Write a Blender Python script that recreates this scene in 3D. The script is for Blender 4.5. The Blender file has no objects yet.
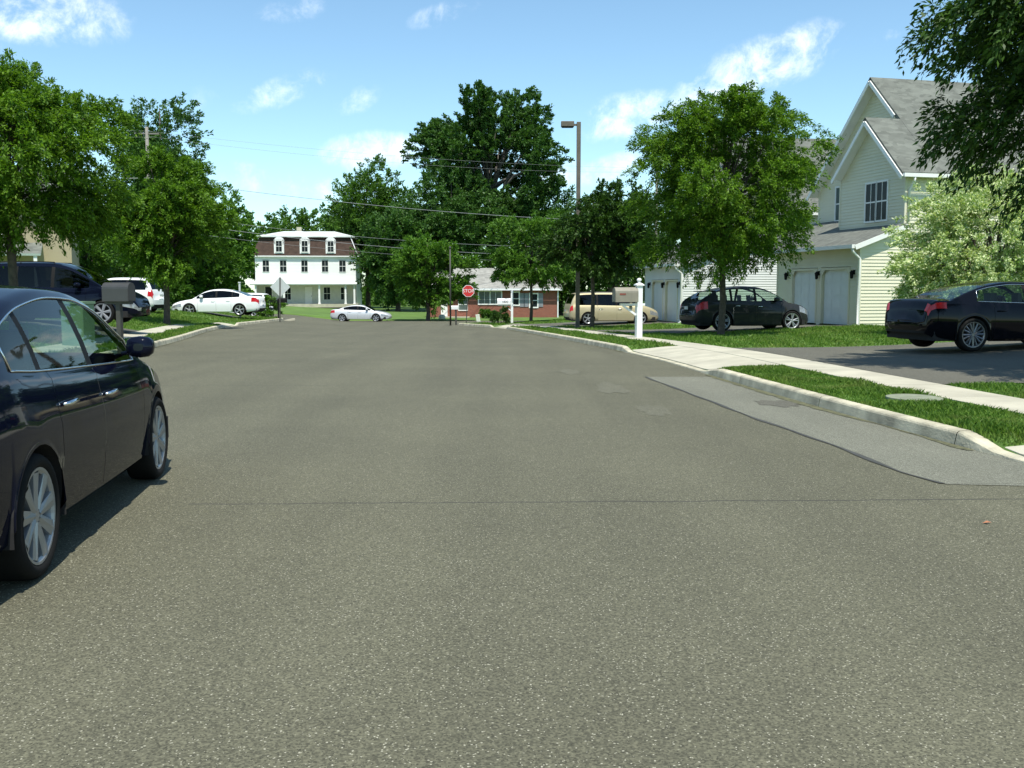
import bpy, bmesh, math, random
import numpy as np
from mathutils import Vector, Matrix
random.seed(7)
S = bpy.context.scene
COL = S.collection
R = math.radians
# ------------------------------------------------------------------ camera
F, CX, CY, HZ, CAMZ = 995.0, 512.0, 384.0, 290.0, 1.45
PITCH = math.atan((CY - HZ) / F)
cam_d = bpy.data.cameras.new('camera'); cam = bpy.data.objects.new('camera', cam_d); COL.objects.link(cam)
cam_d.sensor_width = 36.0; cam_d.lens = 36.0 * F / 1024.0; cam_d.clip_end = 6000; cam_d.clip_start = 0.05
cam.location = (0, 0, CAMZ); cam.rotation_euler = (math.pi / 2 - PITCH, 0, 0)
S.camera = cam
def ray(px, py):
    a = (px - CX) / F; b = (CY - py) / F
    c, s = math.cos(PITCH), math.sin(PITCH)
    return Vector((a, c + b * s, -s + b * c))
def atY(px, py, Y):
    d = ray(px, py); return Vector((0, 0, CAMZ)) + d * (Y / d.y)
# ------------------------------------------------------------------ terrain
def sm(t):
    t = max(0.0, min(1.0, t)); return t * t * (3 - 2 * t)
def RZ(x, y):
    a = x / max(y, 1.0)
    s = 0.009 + 0.009 * sm((a + 0.24) / 0.08)
    t = max(0.0, min(y, 86.0) - 18.0)
    t = t * t / 4.0 / 2.0 if t < 4 else t - 2.0
    return -s * t
def solve(px, py, fn):
    d = ray(px, py); t = 2.0; prev = t
    while t < 400:
        p = Vector((0, 0, CAMZ)) + d * t
        if p.z <= fn(p.x, p.y): break
        prev = t; t += 0.25
    lo, hi = prev, t
    for _ in range(30):
        m = (lo + hi) / 2; p = Vector((0, 0, CAMZ)) + d * m
        if p.z <= fn(p.x, p.y): hi = m
        else: lo = m
    return Vector((0, 0, CAMZ)) + d * hi
def interp(y, pts):
    if y <= pts[0][0]:
        (a, b), (c, d) = pts[0], pts[1]; return b + (d - b) * (y - a) / (c - a)
    for (a, b), (c, d) in zip(pts, pts[1:]):
        if y <= c: return b + (d - b) * (y - a) / (c - a)
    return pts[-1][1]
def fit(pixels):
    q = [solve(px, py, RZ) for px, py in pixels]
    return sorted((p.y, p.x) for p in q)
_r = fit([(976, 453), (930, 441), (827, 410), (710, 376), (620, 351), (560, 339), (500, 328)])
_l = fit([(149, 349), (178, 342), (207, 331.5), (235, 325.8)])
def corner(pts, yc, y1, out):
    """ends a kerb line with a quarter-round return of radius y1-yc"""
    r = y1 - yc; x0 = interp(yc, pts); base = [p for p in pts if p[0] < yc - 1] + [(yc, x0)]
    for k in range(1, 11):
        a = k / 10 * math.pi / 2
        base.append((yc + r * math.sin(a), x0 + out * r * (1 - math.cos(a))))
    return base
KR = corner(_r + [(63.0, -3.4)], 63.0, 66.0, 1)
KL = corner(_l + [(52.0, -13.2), (58.0, -13.6), (60.0, -13.8)], 60.0, 63.0, -1)
# smooth the straight runs with light averaging
def smooth_line(pts, lo, hi):
    ys = np.arange(lo, hi, 1.0); xs = np.array([interp(y, pts) for y in ys])
    for _ in range(12): xs[1:-1] = xs[1:-1] * .5 + .25 * (xs[2:] + xs[:-2])
    return [(float(a), float(b)) for a, b in zip(ys, xs)] + [p for p in pts if p[0] >= hi]
KR = smooth_line(KR, -30, 61); KL = smooth_line(KL, -30, 58)
def kR(y): return interp(y, KR)
def kL(y): return interp(y, KL)
def ramp(y, a, b, w=0.9): return sm((y - a) / w + .5) * sm((b - y) / w + .5)
def hR(y):   # kerb height on the house side: dropped at the driveway aprons
    return 0.135 - 0.115 * max(ramp(y, -8, 8.9, .7), ramp(y, 17.1, 24.6, 1.2), ramp(y, 51.5, 56, .8))
def hL(y): return 0.135 - 0.11 * ramp(y, 44.2, 47.6, .8)
def lawnR(off, y):
    b = hR(y) + (0.15 - hR(y)) * sm(off / 1.3)
    return b + 0.25 * sm((off - 4.2) / 8.0) + 0.2 * sm((off - 1.5) / 5) * sm((y - 52) / 8)
def lawnL(off, y):
    b = hL(y) + (0.15 - hL(y)) * sm(off / 1.0)
    return b + 0.45 * sm((off - 1.0) / 4.0)
def G(x, y):
    if y < 66 and x > kR(y) + .15: return RZ(x, y) + lawnR(x - kR(y), y)
    if y < 63 and x < kL(y) - .15: return RZ(x, y) + lawnL(kL(y) - x, y)
    if y > 86: return RZ(x, y) + farlift(x, y)
    return RZ(x, y)
def farlift(x, y):
    a = x / y
    return .1 + 0.0035 * min(max(0, y - 86), 45) * (1 - sm((a + .13) / .06)) - .06
def gp(px, py):
    return solve(px, py, G)
def gd(px, Y):
    """ground point under picture column px at depth Y"""
    x = (px - CX) / F * Y
    for _ in range(4):
        z = G(x, Y); d = Y * math.cos(PITCH) - (z - CAMZ) * math.sin(PITCH); x = (px - CX) / F * d
    return Vector((x, Y, G(x, Y)))
# ------------------------------------------------------------------ materials
def newmat(name):
    m = bpy.data.materials.new(name); m.use_nodes = True; nt = m.node_tree
    return m, nt, nt.nodes['Principled BSDF']
def N(nt, t, **kw):
    n = nt.nodes.new(t)
    for k, v in kw.items():
        if k.startswith('i_'): n.inputs[k[2:].replace('_', ' ')].default_value = v
        else: setattr(n, k, v)
    return n
def mat(name, col, rough=.6, metal=0, var=.12, scale=3.0, bump=0, bscale=40, coat=0, spec=.5):
    m, nt, b = newmat(name)
    b.inputs['Roughness'].default_value = rough; b.inputs['Metallic'].default_value = metal
    b.inputs['Specular IOR Level'].default_value = spec
    if coat: b.inputs['Coat Weight'].default_value = coat; b.inputs['Coat Roughness'].default_value = .04; b.inputs['Coat IOR'].default_value = 1.36
    tc = N(nt, 'ShaderNodeTexCoord')
    if var:
        n1 = N(nt, 'ShaderNodeTexNoise'); n1.inputs['Scale'].default_value = scale; n1.inputs['Detail'].default_value = 6
        nt.links.new(tc.outputs['Object'], n1.inputs['Vector'])
        mp = N(nt, 'ShaderNodeMapRange'); mp.inputs['From Min'].default_value = .3; mp.inputs['From Max'].default_value = .7
        nt.links.new(n1.outputs['Fac'], mp.inputs['Value'])
        mx = N(nt, 'ShaderNodeMix', data_type='RGBA')
        mx.inputs['A'].default_value = (*[c * (1 - var) for c in col], 1); mx.inputs['B'].default_value = (*[min(1, c * (1 + var)) for c in col], 1)
        nt.links.new(mp.outputs['Result'], mx.inputs['Factor']); nt.links.new(mx.outputs['Result'], b.inputs['Base Color'])
    else: b.inputs['Base Color'].default_value = (*col, 1)
    if bump:
        n2 = N(nt, 'ShaderNodeTexNoise'); n2.inputs['Scale'].default_value = bscale; n2.inputs['Detail'].default_value = 5
        nt.links.new(tc.outputs['Object'], n2.inputs['Vector'])
        bp = N(nt, 'ShaderNodeBump'); bp.inputs['Strength'].default_value = bump; bp.inputs['Distance'].default_value = .02
        nt.links.new(n2.outputs['Fac'], bp.inputs['Height']); nt.links.new(bp.outputs['Normal'], b.inputs['Normal'])
    return m
def asphalt(name, c0, c1, fleck, fleck_amt=.035, crack=False, patchy=.12):
    m, nt, b = newmat(name); L = nt.links.new
    tc = N(nt, 'ShaderNodeTexCoord'); V = tc.outputs['Object']
    big = N(nt, 'ShaderNodeTexNoise'); big.inputs['Scale'].default_value = .35; big.inputs['Detail'].default_value = 7; big.inputs['Roughness'].default_value = .6; L(V, big.inputs['Vector'])
    fine = N(nt, 'ShaderNodeTexNoise'); fine.inputs['Scale'].default_value = 55; fine.inputs['Detail'].default_value = 6; fine.inputs['Roughness'].default_value = .75; L(V, fine.inputs['Vector'])
    mr = N(nt, 'ShaderNodeMapRange'); mr.inputs['From Min'].default_value = .33; mr.inputs['From Max'].default_value = .67; L(fine.outputs['Fac'], mr.inputs['Value'])
    mx = N(nt, 'ShaderNodeMix', data_type='RGBA'); mx.inputs['A'].default_value = (*c0, 1); mx.inputs['B'].default_value = (*c1, 1); L(mr.outputs['Result'], mx.inputs['Factor'])
    mb = N(nt, 'ShaderNodeMapRange'); mb.inputs['From Min'].default_value = .3; mb.inputs['From Max'].default_value = .7; mb.inputs['To Min'].default_value = 1 - patchy; mb.inputs['To Max'].default_value = 1 + patchy; L(big.outputs['Fac'], mb.inputs['Value'])
    vs = N(nt, 'ShaderNodeTexVoronoi'); vs.inputs['Scale'].default_value = 120; L(V, vs.inputs['Vector'])
    ss = N(nt, 'ShaderNodeSeparateColor'); L(vs.outputs['Color'], ss.inputs['Color'])
    st = N(nt, 'ShaderNodeMapRange'); st.inputs['To Min'].default_value = .62; st.inputs['To Max'].default_value = 1.38; L(ss.outputs['Blue'], st.inputs['Value'])
    lm = N(nt, 'ShaderNodeMapping'); lm.inputs['Scale'].default_value = (1.1, .07, 1); lm.inputs['Rotation'].default_value = (0, 0, R(-7)); L(V, lm.inputs['Vector'])
    ln = N(nt, 'ShaderNodeTexNoise'); ln.inputs['Scale'].default_value = 1.0; ln.inputs['Detail'].default_value = 4; L(lm.outputs[0], ln.inputs['Vector'])
    lr = N(nt, 'ShaderNodeMapRange'); lr.inputs['From Min'].default_value = .3; lr.inputs['From Max'].default_value = .7; lr.inputs['To Min'].default_value = .88; lr.inputs['To Max'].default_value = 1.12; L(ln.outputs['Fac'], lr.inputs['Value'])
    p1_ = N(nt, 'ShaderNodeMath', operation='MULTIPLY'); L(mb.outputs['Result'], p1_.inputs[0]); L(st.outputs['Result'], p1_.inputs[1])
    p2_ = N(nt, 'ShaderNodeMath', operation='MULTIPLY'); L(p1_.outputs[0], p2_.inputs[0]); L(lr.outputs['Result'], p2_.inputs[1])
    mu = N(nt, 'ShaderNodeVectorMath', operation='SCALE'); L(mx.outputs['Result'], mu.inputs[0]); L(p2_.outputs[0], mu.inputs['Scale'])
    vo = N(nt, 'ShaderNodeTexVoronoi'); vo.inputs['Scale'].default_value = 185; L(V, vo.inputs['Vector'])
    sp = N(nt, 'ShaderNodeSeparateColor'); L(vo.outputs['Color'], sp.inputs['Color'])
    gt = N(nt, 'ShaderNodeMath', operation='GREATER_THAN'); gt.inputs[1].default_value = 1 - fleck_amt; L(sp.outputs['Red'], gt.inputs[0])
    m2 = N(nt, 'ShaderNodeMix', data_type='RGBA'); m2.inputs['B'].default_value = (*fleck, 1); L(gt.outputs[0], m2.inputs['Factor']); L(mu.outputs[0], m2.inputs['A'])
    out = m2.outputs['Result']
    lt = N(nt, 'ShaderNodeMath', operation='LESS_THAN'); lt.inputs[1].default_value = .05; L(sp.outputs['Green'], lt.inputs[0])
    m4 = N(nt, 'ShaderNodeMix', data_type='RGBA'); m4.inputs['B'].default_value = (*[c * .6 for c in c0], 1); L(lt.outputs[0], m4.inputs['Factor']); L(out, m4.inputs['A']); out = m4.outputs['Result']
    if crack:
        sx = N(nt, 'ShaderNodeSeparateXYZ'); L(V, sx.inputs[0])
        def line(axis, pos, slope, wid, amp, lo, hi):
            nonlocal out
            other = 'X' if axis == 'Y' else 'Y'
            nz = N(nt, 'ShaderNodeTexNoise'); nz.inputs['Scale'].default_value = 2.2; nz.inputs['Detail'].default_value = 8; L(V, nz.inputs['Vector'])
            a = N(nt, 'ShaderNodeMath', operation='MULTIPLY_ADD'); L(nz.outputs['Fac'], a.inputs[0]); a.inputs[1].default_value = amp; L(sx.outputs[axis], a.inputs[2])
            c = N(nt, 'ShaderNodeMath', operation='MULTIPLY_ADD'); L(sx.outputs[other], c.inputs[0]); c.inputs[1].default_value = -slope; L(a.outputs[0], c.inputs[2])
            d = N(nt, 'ShaderNodeMath', operation='SUBTRACT'); L(c.outputs[0], d.inputs[0]); d.inputs[1].default_value = pos + amp / 2
            e = N(nt, 'ShaderNodeMath', operation='ABSOLUTE'); L(d.outputs[0], e.inputs[0])
            f = N(nt, 'ShaderNodeMath', operation='LESS_THAN'); L(e.outputs[0], f.inputs[0]); f.inputs[1].default_value = wid
            g = N(nt, 'ShaderNodeMath', operation='GREATER_THAN'); L(sx.outputs[other], g.inputs[0]); g.inputs[1].default_value = lo
            h = N(nt, 'ShaderNodeMath', operation='LESS_THAN'); L(sx.outputs[other], h.inputs[0]); h.inputs[1].default_value = hi
            i = N(nt, 'ShaderNodeMath', operation='MULTIPLY'); L(f.outputs[0], i.inputs[0]); L(g.outputs[0], i.inputs[1])
            j = N(nt, 'ShaderNodeMath', operation='MULTIPLY'); L(i.outputs[0], j.inputs[0]); L(h.outputs[0], j.inputs[1])
            k = N(nt, 'ShaderNodeMath', operation='MULTIPLY'); L(j.outputs[0], k.inputs[0]); k.inputs[1].default_value = .75
            mm = N(nt, 'ShaderNodeMix', data_type='RGBA'); mm.inputs['B'].default_value = (.03, .03, .025, 1); L(k.outputs[0], mm.inputs['Factor']); L(out, mm.inputs['A']); out = mm.outputs['Result']
        line('Y', 6.72, 0.03, .013, .10, -2.2, 4.6)
        line('Y', 15.2, 0.02, .010, .3, -7, 2.5)
    L(out, b.inputs['Base Color']); b.inputs['Roughness'].default_value = .85; b.inputs['Specular IOR Level'].default_value = .35
    bp = N(nt, 'ShaderNodeBump'); bp.inputs['Strength'].default_value = .5; bp.inputs['Distance'].default_value = .008
    L(fine.outputs['Fac'], bp.inputs['Height']); L(bp.outputs['Normal'], b.inputs['Normal'])
    return m
def leafmat(name, dark, light, trans=.35, tint=(1.25, 1.35, .6)):
    m, nt, b = newmat(name); L = nt.links.new
    ge = N(nt, 'ShaderNodeNewGeometry')
    mx = N(nt, 'ShaderNodeMix', data_type='RGBA'); mx.inputs['A'].default_value = (*dark, 1); mx.inputs['B'].default_value = (*light, 1)
    L(ge.outputs['Random Per Island'], mx.inputs['Factor']); L(mx.outputs['Result'], b.inputs['Base Color'])
    b.inputs['Roughness'].default_value = .5; b.inputs['Specular IOR Level'].default_value = .22
    tr = N(nt, 'ShaderNodeBsdfTranslucent'); mu = N(nt, 'ShaderNodeVectorMath', operation='MULTIPLY'); mu.inputs[1].default_value = tint
    L(mx.outputs['Result'], mu.inputs[0]); L(mu.outputs[0], tr.inputs['Color'])
    ms = N(nt, 'ShaderNodeMixShader'); ms.inputs[0].default_value = trans
    L(b.outputs[0], ms.inputs[1]); L(tr.outputs[0], ms.inputs[2]); L(ms.outputs[0], nt.nodes['Material Output'].inputs['Surface'])
    return m
def glassmat(name, tint=(.45, .55, .5), refl=.12):
    m, nt, b = newmat(name); L = nt.links.new; nt.nodes.remove(b)
    t = N(nt, 'ShaderNodeBsdfTransparent'); t.inputs[0].default_value = (*tint, 1)
    g = N(nt, 'ShaderNodeBsdfGlossy'); g.inputs['Roughness'].default_value = .02
    lw = N(nt, 'ShaderNodeLayerWeight'); lw.inputs['Blend'].default_value = .5; pw = N(nt, 'ShaderNodeMath', operation='POWER'); pw.inputs[1].default_value = 5; L(lw.outputs['Facing'], pw.inputs[0]); fr = N(nt, 'ShaderNodeMath', operation='MULTIPLY_ADD'); fr.inputs[1].default_value = .8; fr.inputs[2].default_value = .03; L(pw.outputs[0], fr.inputs[0])
    ad = N(nt, 'ShaderNodeMath', operation='ADD', use_clamp=True); ad.inputs[1].default_value = refl; L(fr.outputs[0], ad.inputs[0])
    ms = N(nt, 'ShaderNodeMixShader'); L(ad.outputs[0], ms.inputs[0]); L(t.outputs[0], ms.inputs[1]); L(g.outputs[0], ms.inputs[2])
    L(ms.outputs[0], nt.nodes['Material Output'].inputs['Surface'])
    return m
def brickmat(name, c1, c2, mortar, sc, rot=True):
    m, nt, b = newmat(name); L = nt.links.new
    tc = N(nt, 'ShaderNodeTexCoord'); mp = N(nt, 'ShaderNodeMapping')
    if rot: mp.inputs['Rotation'].default_value = (R(90), 0, 0)
    L(tc.outputs['Object'], mp.inputs['Vector'])
    br = N(nt, 'ShaderNodeTexBrick'); br.inputs['Color1'].default_value = (*c1, 1); br.inputs['Color2'].default_value = (*c2, 1); br.inputs['Mortar'].default_value = (*mortar, 1)
    br.inputs['Scale'].default_value = sc; br.inputs['Mortar Size'].default_value = .012; L(mp.outputs[0], br.inputs['Vector'])
    L(br.outputs['Color'], b.inputs['Base Color']); b.inputs['Roughness'].default_value = .9
    return m
def shinglemat(name, c, var=.25):
    m, nt, b = newmat(name); L = nt.links.new
    tc = N(nt, 'ShaderNodeTexCoord')
    n1 = N(nt, 'ShaderNodeTexNoise'); n1.inputs['Scale'].default_value = 1.2; n1.inputs['Detail'].default_value = 8; n1.inputs['Roughness'].default_value = .7; L(tc.outputs['Object'], n1.inputs['Vector'])
    mpg = N(nt, 'ShaderNodeMapping'); mpg.inputs['Scale'].default_value = (3.2, 5.5, 5.5); L(tc.outputs['Object'], mpg.inputs['Vector'])
    vo = N(nt, 'ShaderNodeTexVoronoi'); vo.inputs['Scale'].default_value = 1.0; vo.distance = 'CHEBYCHEV'; L(mpg.outputs[0], vo.inputs['Vector'])
    sp = N(nt, 'ShaderNodeSeparateColor'); L(vo.outputs['Color'], sp.inputs['Color'])
    ad = N(nt, 'ShaderNodeMath', operation='MULTIPLY_ADD'); L(sp.outputs['Red'], ad.inputs[0]); ad.inputs[1].default_value = .6; L(n1.outputs['Fac'], ad.inputs[2])
    mr = N(nt, 'ShaderNodeMapRange'); mr.inputs['From Min'].default_value = .35; mr.inputs['From Max'].default_value = 1.2; L(ad.outputs[0], mr.inputs['Value'])
    mx = N(nt, 'ShaderNodeMix', data_type='RGBA'); mx.inputs['A'].default_value = (*[k * (1 - var) for k in c], 1); mx.inputs['B'].default_value = (*[k * (1 + var) for k in c], 1)
    L(mr.outputs['Result'], mx.inputs['Factor']); L(mx.outputs['Result'], b.inputs['Base Color']); b.inputs['Roughness'].default_value = .95
    return m
M = {}
M['road'] = asphalt('road asphalt', (.077, .0745, .047), (.128, .1235, .080), (.36, .345, .26), .020, True)
M['patch'] = asphalt('new asphalt strip', (.118, .118, .088), (.172, .172, .130), (.36, .355, .29), .025)
M['stain'] = asphalt('worn asphalt', (.096, .093, .062), (.147, .143, .098), (.36, .355, .28), .02)
M['drive'] = asphalt('driveway asphalt', (.080, .077, .058), (.125, .120, .092), (.25, .25, .21), .02)
M['concrete'] = mat('concrete', (.43, .405, .31), .9, 0, .16, 1.6, .3, 60)
M['kerb'] = mat('kerb concrete', (.45, .415, .30), .9, 0, .38, 3.1, .4, 50)
M['lid'] = mat('old concrete lid', (.20, .22, .15), .9, 0, .2, 6, .3, 60)
M['soil'] = mat('grassy soil', (.085, .165, .022), .95, 0, .35, 2.5, .6, 25)
M['farsoil'] = mat('far grass', (.085, .155, .024), .95, 0, .3, .6, .3, 5)
M['white'] = mat('white paint', (.80, .80, .78), .5, 0, .04)
M['trim'] = mat('white trim', (.78, .78, .74), .5, 0, .04)
M['siding'] = mat('cream vinyl siding', (.66, .63, .47), .55, 0, .05, .8)
M['siding2'] = mat('pale grey vinyl siding', (.66, .68, .66), .55, 0, .05, .8)
M['beige'] = mat('beige stucco', (.36, .31, .19), .8, 0, .06, .8)
M['garage'] = mat('garage door paint', (.66, .70, .68), .5, 0, .03)
M['shingle'] = shinglemat('grey shingles', (.125, .132, .112), .32)
M['shingle_light'] = shinglemat('pale shingles', (.26, .255, .225), .28)
M['shingle_brown'] = shinglemat('brown mansard shingles', (.062, .038, .028), .3)
M['rooftin'] = mat('painted tin roof', (.62, .66, .62), .5, 0, .08)
M['brick'] = brickmat('red brick', (.27, .085, .052), (.20, .06, .04), (.28, .22, .17), 4.0)
M['pane'] = mat('window glass', (.016, .022, .024), .12, 0, 0, spec=.12)
M['panelight'] = mat('curtained window glass', (.10, .13, .12), .1, 0, .2, 2, spec=.4)
M['shutter'] = mat('grey shutter', (.22, .23, .25), .6)
M['whitewall'] = mat('white clapboard', (.82, .82, .79), .6, 0, .05, .6)
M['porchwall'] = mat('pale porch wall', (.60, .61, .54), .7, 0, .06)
M['bark'] = mat('bark', (.075, .06, .045), .95, 0, .35, 8, .8, 25)
M['barkgrey'] = mat('grey bark', (.11, .10, .085), .95, 0, .3, 8, .8, 25)
M['polewood'] = mat('weathered pole wood', (.19, .18, .155), .9, 0, .2, 4, .3, 30)
M['darkpole'] = mat('dark metal pole', (.05, .048, .04), .6, 0, .15)
M['bronze'] = mat('weathered bronze paint', (.125, .108, .08), .55, .2, .15, 5)
M['lens'] = mat('lamp lens', (.5, .5, .45), .3, 0, 0)
M['black'] = mat('black plastic', (.010, .010, .010), .6, 0, .1, spec=.15)
M['rubber'] = mat('tyre rubber', (.011, .011, .0105), .85, 0, .15, 10, spec=.15)
M['alloy'] = mat('silver alloy', (.33, .34, .35), .35, .6, .05)
M['alloy_dark'] = mat('dark polished alloy', (.16, .165, .17), .3, .7, .05)
M['chrome'] = mat('chrome', (.7, .7, .7), .15, 1, 0)
M['glass'] = glassmat('car glass', (.66, .76, .69), 0)
M['darkglass'] = glassmat('tinted car glass', (.10, .12, .12), .0)
M['interior'] = mat('dark upholstery', (.08, .078, .07), .9, 0, .2)
M['under'] = mat('underbody', (.012, .012, .012), .9, 0, 0)
M['gutter'] = mat('gutter grit', (.10, .10, .05), .95, 0, .5, 14, .6, 60)
M['redlens'] = mat('red lamp lens', (.45, .010, .010), .2, 0, .15, 9, coat=.3)
M['clearlens'] = mat('clear lamp lens', (.26, .27, .27), .1, .2, .35, 14, coat=.8)
M['plate'] = mat('plain plate', (.6, .6, .55), .5)
M['red'] = mat('sign red', (.55, .03, .03), .45, 0, .05)
M['oldred'] = mat('faded red', (.22, .06, .04), .6)
M['signback'] = mat('sign back aluminium', (.55, .58, .55), .45, .2, .08)
M['bagplastic'] = mat('pale plastic', (.6, .64, .5), .6)
M['boxgreen'] = mat('pale green metal box', (.16, .25, .15), .6, 0, .1)
M['tanbox'] = mat('tan mailbox metal', (.24, .22, .17), .5, .1, .1, 6)
M['darkbox'] = mat('dark mailbox metal', (.055, .055, .055), .5, .2, .1)
M['wire'] = mat('bare wire', (.30, .31, .30), .5, .3, 0)
M['leaf_litter'] = mat('dry leaf', (.32, .13, .06), .8)
def paint(name, c, metal=.25, rough=.5): return mat(name, c, rough, metal, 0, coat=.75, spec=.0)
M['p_navy'] = paint('navy car paint', (.0035, .005, .014), 0, .55)
M['p_black'] = paint('black car paint', (.003, .003, .005), 0, .5)
M['p_grey'] = paint('charcoal car paint', (.026, .028, .029), .1)
M['p_gold'] = paint('champagne car paint', (.44, .39, .25), .25)
M['p_white'] = paint('white car paint', (.78, .79, .78), 0)
M['p_silver'] = paint('silver car paint', (.62, .64, .65), .35)
M['p_blue'] = paint('dark blue van paint', (.003, .0045, .012), 0)
M['L_elm'] = leafmat('street tree leaves', (.038, .098, .008), (.155, .28, .024), .38)
M['L_elm2'] = leafmat('brighter street tree leaves', (.042, .105, .008), (.155, .285, .024), .38)
M['L_oak'] = leafmat('oak leaves', (.032, .086, .018), (.078, .165, .032), .3)
M['L_mid'] = leafmat('woodland leaves', (.034, .092, .012), (.098, .20, .026), .32)
M['L_light'] = leafmat('light green leaves', (.045, .120, .014), (.135, .265, .034), .35)
M['L_dark'] = leafmat('dark maple and painted shade leaves', (.018, .050, .008), (.058, .120, .018), .22)
M['L_pale'] = leafmat('variegated leaves', (.15, .28, .05), (.74, .78, .48), .3)
M['L_red'] = leafmat('red shrub leaves', (.13, .03, .025), (.25, .06, .04), .3)
M['L_grass'] = leafmat('grass blades', (.050, .120, .016), (.160, .265, .040), .35)
def dry_patches(m):
    nt = m.node_tree; L = nt.links.new; b = nt.nodes['Principled BSDF']; src = b.inputs['Base Color'].links[0].from_socket
    tc = N(nt, 'ShaderNodeTexCoord'); nz = N(nt, 'ShaderNodeTexNoise'); nz.inputs['Scale'].default_value = 1.1; nz.inputs['Detail'].default_value = 5; nz.inputs['Roughness'].default_value = .65; L(tc.outputs['Object'], nz.inputs['Vector'])
    mr = N(nt, 'ShaderNodeMapRange'); mr.inputs['From Min'].default_value = .50; mr.inputs['From Max'].default_value = .72; mr.inputs['To Max'].default_value = .75; L(nz.outputs['Fac'], mr.inputs['Value'])
    mx = N(nt, 'ShaderNodeMix', data_type='RGBA'); mx.inputs['B'].default_value = (.23, .24, .07, 1); L(mr.outputs['Result'], mx.inputs['Factor']); L(src, mx.inputs['A']); L(mx.outputs['Result'], b.inputs['Base Color'])
dry_patches(M['L_grass'])
# ------------------------------------------------------------------ mesh builder
class MB:
    def __init__(s): s.v = []; s.f = []; s.m = []
    def vert(s, p): s.v.append(tuple(p)); return len(s.v) - 1
    def face(s, ids, m=0): s.f.append(tuple(ids)); s.m.append(m)
    def quad(s, *ps, m=0): s.face([s.vert(p) for p in ps], m)
    def box(s, lo, hi, m=0):
        x0, y0, z0 = lo; x1, y1, z1 = hi
        i = [s.vert(p) for p in [(x0, y0, z0), (x1, y0, z0), (x1, y1, z0), (x0, y1, z0), (x0, y0, z1), (x1, y0, z1), (x1, y1, z1), (x0, y1, z1)]]
        for q in ((3, 2, 1, 0), (4, 5, 6, 7), (0, 1, 5, 4), (1, 2, 6, 5), (2, 3, 7, 6), (3, 0, 4, 7)): s.face([i[k] for k in q], m)
    def bar(s, a, b, w, h, m=0, up=(0, 0, 1)):
        a = Vector(a); b = Vector(b); d = (b - a).normalized(); u = Vector(up)
        sd = d.cross(u)
        if sd.length < 1e-4: sd = d.cross(Vector((1, 0, 0)))
        sd.normalize(); u = sd.cross(d).normalized(); sd *= w / 2; u *= h / 2
        i = [s.vert(p) for p in [a - sd - u, a + sd - u, a + sd + u, a - sd + u, b - sd - u, b + sd - u, b + sd + u, b - sd + u]]
        for q in ((3, 2, 1, 0), (4, 5, 6, 7), (0, 1, 5, 4), (1, 2, 6, 5), (2, 3, 7, 6), (3, 0, 4, 7)): s.face([i[k] for k in q], m)
    def tube(s, pts, rad, n=8, m=0, cap=True):
        pts = [Vector(p) for p in pts]; rad = rad if isinstance(rad, (list, tuple)) else [rad] * len(pts)
        rings = []; up = None
        for k, p in enumerate(pts):
            d = (pts[min(k + 1, len(pts) - 1)] - pts[max(k - 1, 0)]).normalized()
            if up is None: up = Vector((1, 0, 0)) if abs(d.x) < .8 else Vector((0, 1, 0))
            sd = d.cross(up).normalized(); up = sd.cross(d).normalized()
            rings.append([s.vert(p + (sd * math.cos(a) + up * math.sin(a)) * rad[k]) for a in [2 * math.pi * j / n for j in range(n)]])
        for r0, r1 in zip(rings, rings[1:]):
            for j in range(n): s.face([r0[j], r0[(j + 1) % n], r1[(j + 1) % n], r1[j]], m)
        if cap: s.face(rings[0][::-1], m); s.face(rings[-1], m)
    def lathe(s, prof, n=24, axis='z', o=(0, 0, 0), m=0):
        rings = []
        for r, h in prof:
            ring = []
            for j in range(n):
                a = 2 * math.pi * j / n; c, q = r * math.cos(a), r * math.sin(a)
                p = (c, q, h) if axis == 'z' else ((c, h, q) if axis == 'y' else (h, c, q))
                ring.append(s.vert((p[0] + o[0], p[1] + o[1], p[2] + o[2])))
            rings.append(ring)
        for r0, r1 in zip(rings, rings[1:]):
            for j in range(n): s.face([r0[j], r0[(j + 1) % n], r1[(j + 1) % n], r1[j]], m)
    def slab(s, a, b, c, d, th, m=0, mu=None, me=None):
        """roof plane a,b,c,d (counter-clockwise from above) with thickness"""
        a, b, c, d = map(Vector, (a, b, c, d)); n = (b - a).cross(d - a).normalized() * th
        t = [s.vert(p) for p in (a, b, c, d)]; u = [s.vert(p - n) for p in (a, b, c, d)]
        s.face(t, m); s.face(u[::-1], m if mu is None else mu)
        for k in range(4): s.face([t[k], u[k], u[(k + 1) % 4], t[(k + 1) % 4]], m if me is None else me)
    def build(s, name, mats, parent=None, smooth=False, loc=None):
        me = bpy.data.meshes.new(name); me.from_pydata(s.v, [], s.f)
        mats = mats if isinstance(mats, (list, tuple)) else [mats]
        for x in mats: me.materials.append(x)
        me.polygons.foreach_set('material_index', s.m)
        if smooth: me.polygons.foreach_set('use_smooth', [True] * len(me.polygons))
        me.update(); me.validate()
        o = bpy.data.objects.new(name, me); COL.objects.link(o)
        if parent: o.parent = parent
        if loc is not None: o.location = loc
        return o
def fixn(o):
    bm = bmesh.new(); bm.from_mesh(o.data); bmesh.ops.recalc_face_normals(bm, faces=bm.faces); bm.to_mesh(o.data); bm.free(); return o
def bevel(o, w=.01, seg=2):
    md = o.modifiers.new('bevel', 'BEVEL'); md.width = w; md.segments = seg; md.limit_method = 'ANGLE'; return o
def tag(o, label=None, cat=None, group=None, kind=None):
    if label: o['label'] = label
    if cat: o['category'] = cat
    if group: o['group'] = group
    if kind: o['kind'] = kind
    return o
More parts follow.
